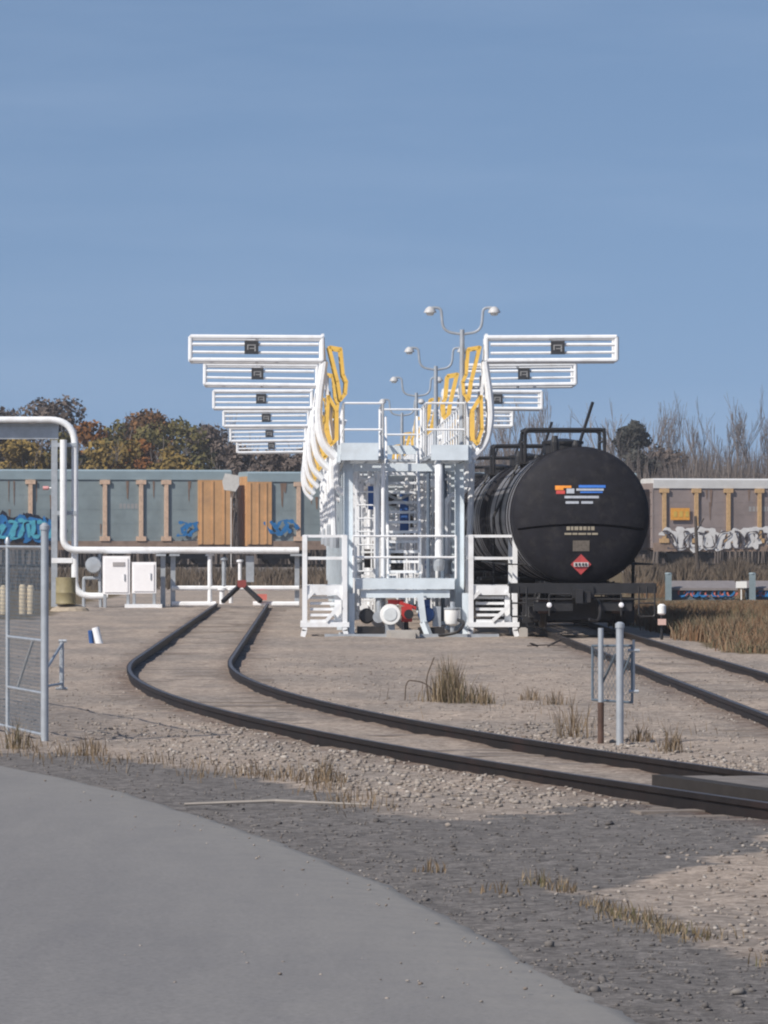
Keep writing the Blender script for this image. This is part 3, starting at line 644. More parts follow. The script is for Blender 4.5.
# ================================================================ TANK CARS
TR, TZ, TLEN = 1.41, 2.49, 15.2
HEAD = .40
wheelm = blacksteel
def head_y(x, z): r2 = min(.999, (x * x + z * z) / TR ** 2); return HEAD * (1 - math.sqrt(1 - r2))
def decal(mb, x0, x1, z0, z1, off=.012, shear=0.0):
    nxx, nzz = 8, 3; b = len(mb.v)
    for j in range(nzz + 1):
        for i in range(nxx + 1):
            z = z0 + (z1 - z0) * j / nzz; x = x0 + (x1 - x0) * i / nxx + shear * j / nzz; mb.v.append((x, head_y(x, z) - off, TZ + z))
    for j in range(nzz):
        for i in range(nxx): a = b + j * (nxx + 1) + i; mb.f.append((a, a + 1, a + nxx + 2, a + nxx + 1))
def tank_car():
    root = thing('tank_car', 'black tank car facing the camera with a coloured emblem and red placard on its end', 'tank car', (X_R - .13, 97.8, 0), 0, 'black tank cars standing beside the platform')
    B = lambda m, n, mt, p=root, sm=False: m.build(n, mt, p, world=False, smooth=sm)
    prof_ = []
    for k in range(13):
        a = math.pi / 2 * k / 12; prof_.append((max(.01, TR * math.sin(a)), HEAD * (1 - math.cos(a))))
    for yb in (0.62, .8):
        pass
    prof_ += [(TR, TLEN - HEAD)]
    for k in range(1, 13):
        a = math.pi / 2 * k / 12; prof_.append((max(.01, TR * math.cos(a)), TLEN - HEAD + HEAD * math.sin(a)))
    m = MB(); m.lathe(prof_, 'Y', 64, (0, 0, TZ)); body = B(m, 'tank', black, root, True)
    for y in (.62, 1.75, 3.1, 6.3, 9.0, 12.0, 13.4, 14.5):
        m = MB(); wd = .06 if y not in (1.75, 13.4) else .22
        m.lathe([(TR - .02, y), (TR + .022, y + .005), (TR + .022, y + wd), (TR - .02, y + wd + .005)], 'Y', 64, (0, 0, TZ)); B(m, 'band', black, root, True)
    lit_grey = M('dusty_jacket', (.17, .17, .18), .45, var=.25, scale=2, dirt=(.03, .03, .03), dirt_amt=.5)  # lighter grey paints in the sunlight glancing along the tank side
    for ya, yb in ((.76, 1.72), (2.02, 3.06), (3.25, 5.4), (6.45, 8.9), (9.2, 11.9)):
        m = MB(); m.lathe([(TR - .02, ya), (TR + .008, ya + .01), (TR + .008, yb - .01), (TR - .02, yb)], 'Y', 64, (0, 0, TZ)); B(m, 'jacket_course', lit_grey, root, True)
    # weld seam across the head
    m = MB(); pth = []
    for i in range(25):
        x = -1.28 + 2.56 * i / 24; z = -.27 + .10 * (1 - (x / 1.28) ** 2); pth.append((x, head_y(x, z) - .004, TZ + z))
    m.pipe(pth, .02, 5); B(m, 'weld_seam', M('seam_black', (.004, .004, .005), .9, spec=0.0), body)
    em = thing  # emblem and lettering on the head
    zz = .42
    cols = [('emblem_orange', (.75, .27, .03)), ('emblem_red', (.5, .06, .05)), ('emblem_blue', (.05, .19, .62)), ('emblem_white', (.42, .45, .50))]
    mats = {k: M(k, c, .5, var=.15, scale=20) for k, c in cols}
    m = MB(); decal(m, -.53, -.36, .53, .62); decal(m, -.36, -.2, .57, .62); B(m, 'emblem_orange_bar', mats['emblem_orange'])
    m = MB(); decal(m, -.51, -.33, .45, .52); B(m, 'emblem_red_bar', mats['emblem_red'])
    m = MB(); decal(m, -.05, .5, .575, .63); decal(m, -.02, .44, .47, .5); B(m, 'emblem_blue_bar', mats['emblem_blue'])
    m = MB(); decal(m, -.3, -.14, .46, .56); decal(m, -.1, .46, .515, .56)
    for x0, x1, z in ((-.34, .36, .36), (-.32, -.05, .25), (0, .24, .25)):
        decal(m, x0, x1, z, z + .05)
    B(m, 'emblem_white_bar', mats['emblem_white'])
    tm = M('stencil_cream', (.33, .29, .22), .7, var=.2)
    m = MB(); x = -.3
    for wd in (.07, .05, .08, .06, .07, .05, .07): decal(m, x, x + wd, -.29, -.215); x += wd + .02
    x = -.34
    for wd in (.14, .1, .16, .08, .12): decal(m, x, x + wd, -.385, -.345); x += wd + .02
    B(m, 'stencil_lettering', tm)
    m = MB(); decal(m, -.17, .17, -.72, -.5)
    B(m, 'data_plate', M('plate_tan', (.14, .12, .10), .7, var=.3, scale=20))
    # red diamond placard with white bar
    m = MB(); cz = TZ - .99; yh = head_y(0, -.99) - .02
    q = .21; yb_ = head_y(0, -.99) + .10
    dm = [(0, q), (q, 0), (0, -q), (-q, 0)]
    def slope(x, z): return head_y(x, z - .99) - .03
    vs = [(x, slope(x, z), cz + z) for x, z in dm]; vb = [(x, slope(x, z) + .02, cz + z) for x, z in dm]
    m.add(vs + vb, [(0, 1, 2, 3), (7, 6, 5, 4), (0, 4, 5, 1), (1, 5, 6, 2), (2, 6, 7, 3), (3, 7, 4, 0)])
    pl = B(m, 'placard', M('placard_red', (.66, .10, .10), .5, var=.1))
    m = MB(); 
    pts_ = [(-.15, .045), (.15, .045), (.15, -.045), (-.15, -.045)]
    m.add([(x, slope(x, z) - .012, cz + z) for x, z in pts_], [(0, 1, 2, 3)])
    B(m, 'placard_band', M('placard_white', (.75, .72, .7), .5), pl)
    m = MB()
    for x in (-.1, -.03, .04, .1): m.add([(x - .018, slope(x, .02) - .02, cz + .028), (x + .018, slope(x, .02) - .02, cz + .028), (x + .018, slope(x, -.02) - .02, cz - .028), (x - .018, slope(x, -.02) - .02, cz - .028)], [(0, 1, 2, 3)])
    B(m, 'placard_number', darksign, pl)
    # underframe and end platform
    m = MB(); m.bx(-.22, .22, -.6, TLEN + .6, .82, 1.06); B(m, 'centre_sill', blacksteel)
    for y0, y1 in ((-.55, .2), (TLEN - .2, TLEN + .55)):
        m = MB(); m.bx(-1.5, 1.5, y0, y1, 1.06, 1.12); m.bx(-1.5, 1.5, y0 if y0 < 0 else y1 - .05, y0 + .05 if y0 < 0 else y1, .92, 1.06); B(m, 'end_platform', blacksteel)
        ye = y0 if y0 < 0 else y1; s = -1 if y0 < 0 else 1
        for x in (-1.46, 1.46):
            m = MB(); m.pipe(fillet([(x, ye, 1.05), (x, ye, .45), (x * .78, ye, .45), (x * .78, ye, 1.05)], .05), .02, 6); m.pipe([(x, ye, .72), (x * .78, ye, .72)], .02, 6); B(m, 'step', blacksteel)
        m = MB(); m.pipe(fillet([(-1.3, ye, 1.06), (-1.3, ye, .8), (1.3, ye, .8), (1.3, ye, 1.06)], .05), .018, 6); B(m, 'uncoupling_lever', blacksteel)
        m = MB(); yc = ye + s * .12; m.bx(-.13, .13, min(ye - s * .3, yc), max(ye - s * .3, yc), .7, .98); m.bx(-.16, -.02, min(yc, yc + s * .28), max(yc, yc + s * .28), .72, 1.0); m.bx(.02, .14, min(yc, yc + s * .2), max(yc, yc + s * .2), .74, .96); B(m, 'coupler', blacksteel)
        m = MB(); m.pipe(fillet([(.3, ye, .8), (.35, ye + s * .2, .6), (.3, ye + s * .3, .35), (.1, ye + s * .45, .4)], .12), .03, 6); B(m, 'air_hose', blacksteel)
    # trucks
    for yc in (1.55, TLEN - 1.55):
        tk = None
        m = MB()
        for x in (-.98, .98):
            m.bar((x, yc - 1.15, .52), (x, yc - .45, .55), .14, .22); m.bar((x, yc - .45, .72), (x, yc + .45, .72), .14, .16); m.bar((x, yc - .5, .3), (x, yc + .5, .3), .14, .16)
            m.bar((x, yc + .45, .55), (x, yc + 1.15, .52), .14, .22); m.bar((x, yc - .45, .6), (x, yc - .45, .34), .14, .12); m.bar((x, yc + .45, .6), (x, yc + .45, .34), .14, .12)
        m.bx(-.98, .98, yc - .2, yc + .2, .5, .76)
        tk = B(m, 'truck', blacksteel)
        for dy in (-.89, .89):
            for x in (-.755, .755):
                m = MB(); s = 1 if x > 0 else -1
                pr = [(.10, -.09), (.4, -.07), (.46, -.075), (.457, .03), (.49, .04), (.49, .065), (.1, .065)]
                m.lathe([(r_, -s * a_) for r_, a_ in pr], 'X', 28, (x, yc + dy, .21 + .457)); B(m, 'wheel', blacksteel, tk, True)
            m = MB(); m.pipe([(-.7, yc + dy, .667), (.7, yc + dy, .667)], .08, 10); B(m, 'axle', blacksteel, tk)
        m = MB()
        for x in (-.755, .755):
            for k in range(2):
                m.bx(x - .09 - .03 * k, x + .09, yc - 1.42 - .0 * k, yc - 1.38, .5, .8)
        B(m, 'brake_shoe', rust, tk)
    for yc in (.5, TLEN - .5):                   # brake rigging and draft gear between the wheels
        m = MB(); m.bx(-.95, .95, yc - .06, yc + .06, .36, .5); m.bx(-.5, .5, yc - .1, yc + .3, .5, .84)
        for x in (-.9, -.55, .5, .9): m.bar((x, yc, .36), (x * .9, yc + .3, .8), .09, .12)
        m.bar((-.9, yc, .42), (.2, yc + .4, .3), .07); m.bar((.9, yc, .42), (-.1, yc + .4, .3), .07); m.bx(-1.15, 1.15, yc + .5, yc + .6, .3, .82)
        B(m, 'brake_rigging', blacksteel)
    # top fittings: manway housing, railing, open lid bar
    m = MB(); m.lathe([(.42, TZ + TR - .1), (.42, TZ + TR + .2), (.46, TZ + TR + .2), (.46, TZ + TR + .26), (.1, TZ + TR + .32)], 'Z', 24, (0, 7.2, 0)); B(m, 'manway', blacksteel)
    m = MB(); zt = TZ + TR + .5
    for y in (6.3, 8.1):
        m.pipe(fillet([(-.86, y, TZ + 1.1), (-.86, y, zt), (.86, y, zt), (.86, y, TZ + 1.1)], .1), .04, 8)
    for x in (-.86, .86):
        m.pipe([(x, 6.3, zt), (x, 8.1, zt)], .035, 6); m.bx(x - .14, x + .14, 6.2, 8.2, TZ + 1.16, TZ + 1.2)
    for x in (-.86, .86): m.pipe([(x, 6.3, zt - .25), (x, 8.1, zt - .25)], .025, 6)
    B(m, 'top_railing', blacksteel)
    m = MB(); m.bar((.36, 7.1, TZ + TR + .2), (.66, 7.2, TZ + TR + 1.12), .07, .05); B(m, 'lid_bar', blacksteel)
    m = MB()
    for x, y, h in ((-.25, 5.6, .35), (.2, 5.5, .25), (-.1, 9.0, .3)): m.lathe([(.09, TZ + TR - .05), (.09, TZ + TR + h * .6), (.05, TZ + TR + h)], 'Z', 10, (x, y, 0))
    B(m, 'top_valve', blacksteel)
    for s in (-1, 1):                             # side ladder up to the railing
        m = MB()
        for y in (6.6, 7.1): m.pipe([(s * (TR + .1), y, .6), (s * (TR + .12), y, TZ), (s * 1.0, y, TZ + 1.15)], .022, 6)
        for k in range(7): m.pipe([(s * (TR + .11), 6.6, .7 + k * .3), (s * (TR + .11), 7.1, .7 + k * .3)], .018, 5)
        B(m, 'side_ladder', blacksteel)
        m = MB(); m.pipe([(s * (TR + .1), .8, 1.5), (s * (TR + .1), TLEN - .8, 1.5)], .02, 6)
        for y in np.arange(1.0, TLEN - .5, 2.2): m.pipe([(s * (TR * .75), y, 1.5), (s * (TR + .1), y, 1.5)], .015, 5)
        B(m, 'side_handrail', blacksteel)
    for x in (-.68, .78): m = MB(); m.lathe([(.02, -.62), (.045, -.61), (.055, -.59), (.045, -.575)], 'Y', 14, (x, 0, .68)); B(m, 'end_reflector', M('reflector_white', (.9, .9, .93), .12, var=.02, spec=1.0), root, True)  # white discs stand in for glints of light low on the car end
    m = MB()
    for x in (-.68, .78): m.pipe([(x, -.56, .9), (x, -.56, .46)], .02, 6)
    m.pipe([(-.68, -.56, .9), (.78, -.56, .9)], .02, 6)
    B(m, 'reflector_bracket', blacksteel)
    for x0, x1 in ((-1.0, -.2), (.3, 1.0)): m = MB(); m.bx(x0, x1, -.5, -.4, .56, .74); B(m, 'brake_beam', blacksteel)
    return root
t0 = tank_car()
for k, lb in ((1, 'second black tank car, mostly hidden behind the nearest one'), (2, 'third black tank car far behind, seen through the rack columns'), (3, 'farthest black tank car behind the rack columns')):
    c = copy_tree(t0); c.location = (X_R - .13, 97.8 + k * (TLEN + 2.6), 0); c['label'] = lb

# ================================================================ PIPE BRIDGE AND SHED CORNER ON THE LEFT
DB = 143.0
BX = lambda px: PX(px, DB)
BZ = lambda py: PZ(py, DB)
pb = thing('pipe_bridge', 'white pipe bridge with low crossing pipes left of the loading platform', 'pipe bridge', (BX(75), DB, 0))
m = MB(); m.pipe(fillet([(BX(-140), DB, BZ(420)), (BX(75), DB, BZ(420)), (BX(75), DB, BZ(596)), (BX(108), DB, BZ(596))], .75, 8), .105, 10); m.build('overhead_pipe', white, pb, smooth=True)
m = MB(); m.pipe(fillet([(BX(64), DB - .25, BZ(440)), (BX(64), DB - .25, BZ(550)), (BX(299), DB - .25, BZ(550.5))], .4, 8), .105, 10); m.build('low_pipe', white, pb, smooth=True)
m = MB(); m.pipe([(BX(172), DB - .1, BZ(588)), (BX(299), DB - .1, BZ(588))], .075, 8); m.build('low_pipe', white, pb, smooth=True)
for a, c in ((172, 216), (253, 299)):
    m = MB(); m.pipe([(BX(a), DB - .1, BZ(604)), (BX(c), DB - .1, BZ(604))], .085, 8); m.build('low_pipe', white, pb, smooth=True)
m = MB(); m.bx(BX(-150), BX(58), DB + .3, DB + .42, BZ(439), BZ(425)); m.bx(BX(-150), BX(58), DB + .1, DB + .6, BZ(425), BZ(424)); m.build('bridge_beam', galv, pb)
m = MB(); m.bx(BX(51), BX(57), DB + .25, DB + .45, 0, BZ(440)); m.build('bridge_post', galv, pb)
for x in (163, 173, 297):
    m = MB(); m.bx(BX(x) - .07, BX(x) + .07, DB + .05, DB + .2, 0, BZ(556)); m.bx(BX(x) - .2, BX(x) + .2, DB - .3, DB + .2, BZ(556), BZ(554)); m.build('pipe_post', galv, pb)
for y in (445, 513):
    m = MB(); m.bx(BX(52), BX(77), DB - .12, DB - .06, BZ(y + 2), BZ(y - 2)); m.build('pipe_clamp', galv, pb)
m = MB(); m.bx(BX(52), BX(73), DB - .1, DB + .1, BZ(563), BZ(558)); m.build('bracket', white, pb)
m = MB(); m.pipe(fillet([(BX(84), DB, 0), (BX(84), DB, BZ(578)), (BX(100), DB, BZ(578)), (BX(101), DB, 0)], .05), .055, 8); m.pipe([(BX(100), DB, BZ(578)), (BX(100), DB, BZ(552))], .06, 8); m.build('pipe_frame', galv, pb)
m = MB(); m.lathe([(.05, DB - .3), (.22, DB - .28), (.25, DB - .2), (.25, DB + .2)], 'Y', 16, (BX(94), 0, BZ(565))); m.build('round_gauge', galv, pb, smooth=True)
for k, (px, y0, y1, r) in enumerate(((210, 556, 606, .1), (224, 560, 586, .09), (240, 562, 586, .08), (222, 590, 604, .11), (231, 590, 603, .09))):
    m = MB(); m.lathe([(r * .7, BZ(y1)), (r * .7, BZ(y0)), (r * 1.3, BZ(y0)), (r * 1.3, BZ(y0) + .06), (r * .4, BZ(y0) + .08)], 'Z', 10, (BX(px), DB - .1, 0)); m.build('valve', white if k != 1 else galv, pb, smooth=True)
m = MB(); m.bx(BX(246), BX(254), DB - .1, DB + .15, BZ(582), BZ(556)); m.build('junction_box', galv, pb)
m = MB(); m.bx(BX(257), BX(267), DB - .3, DB - .1, BZ(600), BZ(594)); m.build('valve_handle', M('faded_red', (.55, .16, .13), .6), pb)
m = MB(); m.lathe([(.06, -.1), (.06, .06), (.02, .1)], 'X', 10, (BX(46), DB + .3, BZ(488))); m.build('beacon', M('faded_pink', (.62, .3, .3), .5), pb)
m = MB(); m.pipe([(BX(46) + .06, DB + .3, BZ(488)), (BX(52), DB + .3, BZ(488))], .03, 6); m.build('beacon_arm', white, pb)
# two white cabinets
cabw = M('cabinet_white', (.88, .87, .88), .3, var=.04)
for nm, x0, x1, z0, z1, lb in (('a', 104, 131, 594, 556, 'taller bright white cabinet on legs under the low pipe, left of the other one'), ('b', 133, 157, 593, 562, 'shorter bright white cabinet under the low pipe, beside the taller one')):
    r_ = thing('utility_cabinet', lb, 'cabinet', (BX((x0 + x1) / 2), DB - .8, 0), 0, 'white cabinets under the low pipes')
    m = MB(); m.bx(BX(x0), BX(x1), DB - .8, DB - .3, BZ(z0), BZ(z1)); m.build('body', cabw, r_)
    m = MB(); m.bx(BX(x0) + .06, BX(x1) - .06, DB - .83, DB - .803, BZ(z0) + .06, BZ(z1) - .06); dr = m.build('door', cabw, r_)
    m = MB(); m.bx(BX(x1) - .17, BX(x1) - .14, DB - .86, DB - .833, BZ(z0) + .4, BZ(z0) + .6); m.build('handle', galv, dr)
    if nm == 'a':
        m = MB(); m.bx(BX(114), BX(126), DB - .85, DB - .833, BZ(566), BZ(562)); m.build('vent_hood', M('vent_grey', (.35, .33, .33), .6), dr)
    m = MB(); m.bx(BX(x0) + .02, BX(x0) + .1, DB - .78, DB - .35, 0, BZ(z0)); m.bx(BX(x1) - .1, BX(x1) - .02, DB - .78, DB - .35, 0, BZ(z0)); m.build('leg', galv, r_)
m = MB(); m.bx(BX(126), BX(163), DB - .9, DB - .2, -.02, .1); tag(m.build('cable_tray', white, loc=(BX(145), DB - .5, 0)), 'low white tray on the ground in front of the white cabinets', 'tray')
# wheel stop at the end of the curved track
r_ = thing('wheel_stop', 'dark steel wheel stop with a red head at the far end of the curved track', 'wheel stop', (X_L, 141, 0))
m = MB()
for s in (-1, 1): m.bar((X_L + s * .55, 140.2, .2), (X_L + s * .06, 141, .66), .1); m.bar((X_L + s * .55, 141.9, .2), (X_L + s * .06, 141, .66), .1)
m.build('frame', blacksteel, r_)
m = MB(); m.bx(X_L - .13, X_L + .13, 140.85, 141.05, .6, .82); m.build('stop_head', M('dull_red', (.24, .05, .045), .7), r_)
# drums, bollards behind the fence
cream = M('cream_paint', (.62, .52, .36), .6, dirt=(.3, .27, .22))
for px, h, lb in ((4, .72, 'cream bollard behind the chain link fence, leftmost of three'), (23, .74, 'cream bollard behind the chain link fence, middle of three'), (31, .72, 'cream bollard behind the chain link fence, nearest the tall grey post')):
    m = MB(); x = PX(px, 130); m.lathe([(.1, -.02), (.1, h), (.06, h + .06)], 'Z', 12, (x, 130, 0))
    tag(m.build('bollard', cream, loc=(x, 130, 0), smooth=True), lb, 'bollard', 'cream bollards behind the fence')
x = PX(66, 135); m = MB(); m.lathe([(.28, .3), (.29, .32), (.28, .34), (.28, .6), (.29, .62), (.28, .64), (.28, 1.05), (.25, 1.05)], 'Z', 18, (x, 135, -.1))
tag(m.build('drum', M('drum_ochre', (.26, .22, .12), .6, var=.2), loc=(x, 135, 0), smooth=True), 'ochre drum standing on a pale sandy pile beside the pipe bend', 'drum')
m = MB(); m.lathe([(.6, -.05), (.5, .08), (.3, .16), (.05, .2)], 'Z', 16, (x + .1, 135.2, 0)); tag(m.build('sand_pile', M('sand', (.36, .30, .23), .95, var=.2), loc=(x, 135.2, 0)), 'small pale sand pile around the foot of the ochre drum', 'sand pile')

# ================================================================ AUTORACK TRAIN BEHIND
steelblue = M('panel_teal', (.22, .27, .285), .6, var=.18, scale=.8, dirt=(.19, .21, .21), dirt_amt=.5)
greyp = M('panel_grey', (.26, .215, .205), .65, var=.15, scale=.8, dirt=(.13, .11, .10), dirt_amt=.6)
tanp = M('post_tan', (.62, .44, .32), .6, var=.2, dirt=(.25, .2, .17))
orange = M('panel_orange', (.56, .32, .15), .6, var=.15, scale=1.5, dirt=(.3, .2, .13), dirt_amt=.5)
roofl = M('roof_pale', (.27, .35, .385), .6, var=.1, scale=1); roofw = M('roof_white', (.66, .66, .65), .5, var=.08, scale=1, dirt=(.4, .39, .37))
gx, gy, ca, sa = -4.63, 296.0, .978, .208
def t_of(px): q = (px - 310) / F; return (q * gy - gx) / (ca - sa * q)
def ribbon(mb, pts, wd, y):
    pts = [Vector(p) for p in pts]; b = len(mb.v)
    for i, p in enumerate(pts):
        t_ = (pts[min(i + 1, len(pts) - 1)] - pts[max(i - 1, 0)]).normalized(); n_ = Vector((-t_.y, t_.x))
        for s in (-1, 1): q = p + n_ * s * wd * (.6 + .4 * math.sin(i * 1.3)); mb.v.append((q.x, y, q.y))
    for i in range(len(pts) - 1): a = b + 2 * i; mb.f.append((a, a + 1, a + 3, a + 2))
def graffiti(root, name, mat, x0, x1, z0, z1, n, y, seed, wd=.11):
    rr = random.Random(seed); m = MB()
    for k in range(n):
        cx = x0 + (x1 - x0) * (k + .5) / n; wv = (x1 - x0) / n * .6; cz = (z0 + z1) / 2; h = (z1 - z0) / 2
        a0 = rr.choice([.6, 2.2, 3.8, 5.4]) + rr.uniform(-.4, .4); sw = rr.choice([-1, 1]) * rr.uniform(3.6, 6.2); q = rr.uniform(.75, 1.0); sl_ = rr.uniform(-.25, .25)
        pts = []
        for i in range(17):
            u, v = math.cos(a0 + sw * i / 16), math.sin(a0 + sw * i / 16); e = .6                    # squarish bubble letter
            u = math.copysign(abs(u) ** e, u); v = math.copysign(abs(v) ** e, v); pts.append((cx + wv * .78 * u + sl_ * v, cz + h * q * v))
        ribbon(m, pts, wd * rr.uniform(.8, 1.25), y - .003 * k)
        if rr.random() < .75:
            x1_ = cx + rr.uniform(-.5, .5) * wv; ribbon(m, [(x1_ - sl_, cz - h * rr.uniform(.5, 1)), (x1_ + rr.uniform(-.2, .2), cz), (x1_ + sl_ + rr.uniform(-.2, .2), cz + h * rr.uniform(.4, 1))], wd * .9, y - .003 * k - .0015)
    return m.build(name, mat, root, world=False)
def autorack(lab, cxx, panel, postm, roofmat, posts, ends, ztop, floor_z=1.62, Lh=13.9):
    root = thing('autorack_car', lab, 'railcar', (gx + ca * cxx, gy + sa * cxx, .5), math.atan2(sa, ca), 'autorack railcars of the train behind')
    B = lambda m, n, mt, p=root, sm=False: m.build(n, mt, p, world=False, smooth=sm)
    f, tpz = floor_z - .5, ztop - .5
    m = MB(); m.bx(-Lh, Lh, -1.45, 1.45, f - .1, f + .02); m.bx(-Lh, Lh, -1.5, -1.42, f - .22, f + .32); m.bx(-Lh, Lh, 1.42, 1.5, f - .22, f + .32); B(m, 'sill', M('sill_tan', (.25, .18, .14), .7, var=.3, scale=2))
    for s in (-1, 1):
        m = MB(); n = 24; m.bx(-Lh, Lh, s * 1.38 - .02, s * 1.38 + .02, f + .32, tpz - .5)
        for q in range(5): zz = f + .5 + (tpz - f - 1.2) * q / 4; m.bx(-Lh, Lh, s * 1.40 - .008, s * 1.40 + .008, zz, zz + .04)
        B(m, 'side_panel', panel)
    m = MB(); 
    pr = [(-1.47, tpz - .62), (-1.5, tpz - .1), (-1.2, tpz), (1.2, tpz), (1.5, tpz - .1), (1.47, tpz - .62)]
    b0 = []
    for xx in (-Lh, Lh): b0 += [(xx, y, z) for y, z in pr]
    m.add(b0, [(i, i + 1, i + 7, i + 6) for i in range(5)] + [(0, 5, 11, 6), (5, 4, 3, 2, 1, 0), (6, 7, 8, 9, 10, 11)]); B(m, 'roof', roofmat)
    for x in posts:
        for s in (-1, 1):
            m = MB(); m.bx(x - .12, x + .12, s * 1.49 - .06, s * 1.49 + .06, f + .3, tpz - .63)
            for z0_, z1_ in ((f + .32, f + .6), (tpz - .9, tpz - .64)): m.bx(x - .3, x + .3, s * 1.5 - .065, s * 1.5 + .065, z0_, z1_)
            B(m, 'side_post', postm)
    for s in (-1, 1):
        if ends:
            for sy in (-1, 1):
                m = MB(); xa, xb = (Lh - ends, Lh) if s > 0 else (-Lh, -Lh + ends); m.bx(xa, xb, sy * 1.5 - .07, sy * 1.5 + .07, f + .1, tpz - .63)
                for q in range(3): m.bx(xa + ends * (q + .3) / 3 - .05, xa + ends * (q + .3) / 3 + .05, sy * 1.56 - .05, sy * 1.56 + .05, f + .15, tpz - .7)
                B(m, 'end_panel', orange)
        m = MB(); m.bx(s * Lh - .06, s * Lh + .06, -1.4, -.03, f, tpz - .3); m.bx(s * Lh - .06, s * Lh + .06, .03, 1.4, f, tpz - .3)
        for q in range(5): m.bx(s * Lh - .09, s * Lh + .09, -1.3, 1.3, f + .5 + q * .75, f + .56 + q * .75)
        B(m, 'end_door', orange if ends else panel)
        tk = MB(); xc = s * (Lh - 2.6)
        tk.bx(xc - 1.5, xc + 1.5, -1.05, -.9, .35, .7); tk.bx(xc - 1.5, xc + 1.5, .9, 1.05, .35, .7); tk.bx(xc - .3, xc + .3, -1, 1, .4, .9)
        tk = B(tk, 'truck', blacksteel)
        for dx in (-.85, .85):
            for y in (-.75, .75):
                m = MB(); m.lathe([(.1, -.06), (.42, -.06), (.42, .05), (.1, .06)], 'Y', 16, (xc + dx, y, .42)); B(m, 'wheel', blacksteel, tk)
        m = MB(); m.bx(s * Lh, s * (Lh + .46), -.12, .12, .6, .85); B(m, 'coupler', blacksteel)
    rr = random.Random(int(cxx * 7) + 3); m = MB()
    for q in range(26):
        x = rr.uniform(-Lh + .5, Lh - .5); z1_ = rr.choice([tpz - .7, f + .5 + (tpz - f - 1.2) * rr.randint(1, 4) / 4]); ln = rr.uniform(.4, 1.6); w_ = rr.uniform(.03, .11)
        m.add([(x - w_, -1.412 - .0008 * q, z1_), (x + w_, -1.412 - .0008 * q, z1_), (x + w_ * .4, -1.412 - .0008 * q, z1_ - ln), (x - w_ * .3, -1.412 - .0008 * q, z1_ - ln * .9)], [(0, 1, 2, 3)])
    tag(B(m, 'rust_streaks', M('rust_stain', (.20, .135, .10), .8, var=.3)), kind='stuff')
    m = MB()
    for x in (-Lh * .55, Lh * .5):
        for q in range(6): m.bx(x + q * .24, x + q * .24 + .16, -1.405, -1.40, f + 2.3, f + 2.6)
    B(m, 'car_number', signtext)
    return root, f, tpz, Lh
cA, cB, cC = -14.4, 12.9, 40.3
A, f_, tp_, Lh = autorack('teal grey autorack car with tan posts and blue graffiti, left of the orange end panels', cA, steelblue, tanp, roofl, [t_of(p) - cA for p in (-120, -60, -15, 27, 101, 137, 162)], 2.1, 6.3)
bl1 = M('graffiti_blue', (.02, .16, .40), .5, var=.3, scale=3); bl2 = M('graffiti_cyan', (.08, .38, .5), .5, var=.2, scale=3); gk = M('graffiti_black', (.012, .014, .03), .5); gw = M('graffiti_white', (.66, .65, .64), .6, var=.15, scale=3)
xa, xb = t_of(-90) - cA, t_of(48) - cA
graffiti(A, 'graffiti_fill', gk, xa, xb, f_ + .35, f_ + 1.75, 16, -1.60, 2, .5)
graffiti(A, 'graffiti_fill', bl1, xa, xb, f_ + .4, f_ + 1.7, 13, -1.64, 5, .28); graffiti(A, 'graffiti_outline', bl2, xa, xb, f_ + .45, f_ + 1.6, 14, -1.70, 8, .13)
graffiti(A, 'graffiti_tag', bl1, t_of(172) - cA, t_of(192) - cA, f_ + .6, f_ + 1.5, 2, -1.6, 3, .14)
Bc, f2_, tp2, _ = autorack('teal grey autorack car with an orange left end, mostly behind the white platform', cB, steelblue, tanp, roofl, [-9.2, -5, -1, 3.5, 8], 1.5, 6.2, 1.62, 12.4)
graffiti(Bc, 'graffiti_tag', bl1, t_of(262) - cB, t_of(292) - cB, f2_ + .7, f2_ + 1.6, 3, -1.6, 4, .12)
Cc, f3_, tp3, _ = autorack('grey autorack car with a white roof edge and white graffiti, right of the tank car', cC, greyp, M('post_orange', (.52, .34, .17), .6, var=.2), roofw, [t_of(p) - cC for p in (658, 690, 722, 753, 785, 818, 850)], 0, 5.86, 1.5)
graffiti(Cc, 'graffiti_fill', gw, t_of(655) - cC, t_of(830) - cC, f3_ - .1, f3_ + 1.25, 13, -1.57, 12, .25)
graffiti(Cc, 'graffiti_outline', M('graffiti_dark', (.08, .07, .08), .6), t_of(655) - cC, t_of(830) - cC, f3_ - .05, f3_ + 1.05, 13, -1.64, 15, .06)
m = MB(); m.bx(t_of(664) - cC, t_of(683) - cC, -1.56, -1.53, f3_ + 1.75, f3_ + 2.5); sg_ = m.build('sign_panel', M('sign_orange', (.70, .33, .05), .6, var=.15), Cc, world=False)
m = MB(); x0 = t_of(667) - cC
for k in range(3): m.bx(x0 + k * .38, x0 + k * .38 + .22, -1.575, -1.565, f3_ + 1.95, f3_ + 2.3)
m.build('sign_lettering', M('sign_yellow', (.6, .4, .08), .6), sg_, world=False)
# white hopper standing behind the gap between the two left cars
m = MB(); x = PX(231, 288); m.add([(x + a, 288 + b_, z) for b_ in (-.4, .4) for a, z in ((-.42, 5.0), (.28, 4.9), (.5, 5.3), (.5, 5.85), (-.35, 6.0), (-.52, 5.5))], [(0, 1, 2, 3, 4, 5), (11, 10, 9, 8, 7, 6)] + [(i, (i + 1) % 6, (i + 1) % 6 + 6, i + 6) for i in range(6)]); m.bx(x - .035, x + .035, 287.96, 288.04, -.1, 5.2)
tag(m.build('vent_cowl', M('cowl_white', (.5, .49, .47), .7), loc=(x, 288, 0), smooth=True), 'white cowl on a mast showing above the gap between orange car ends', 'vent cowl')
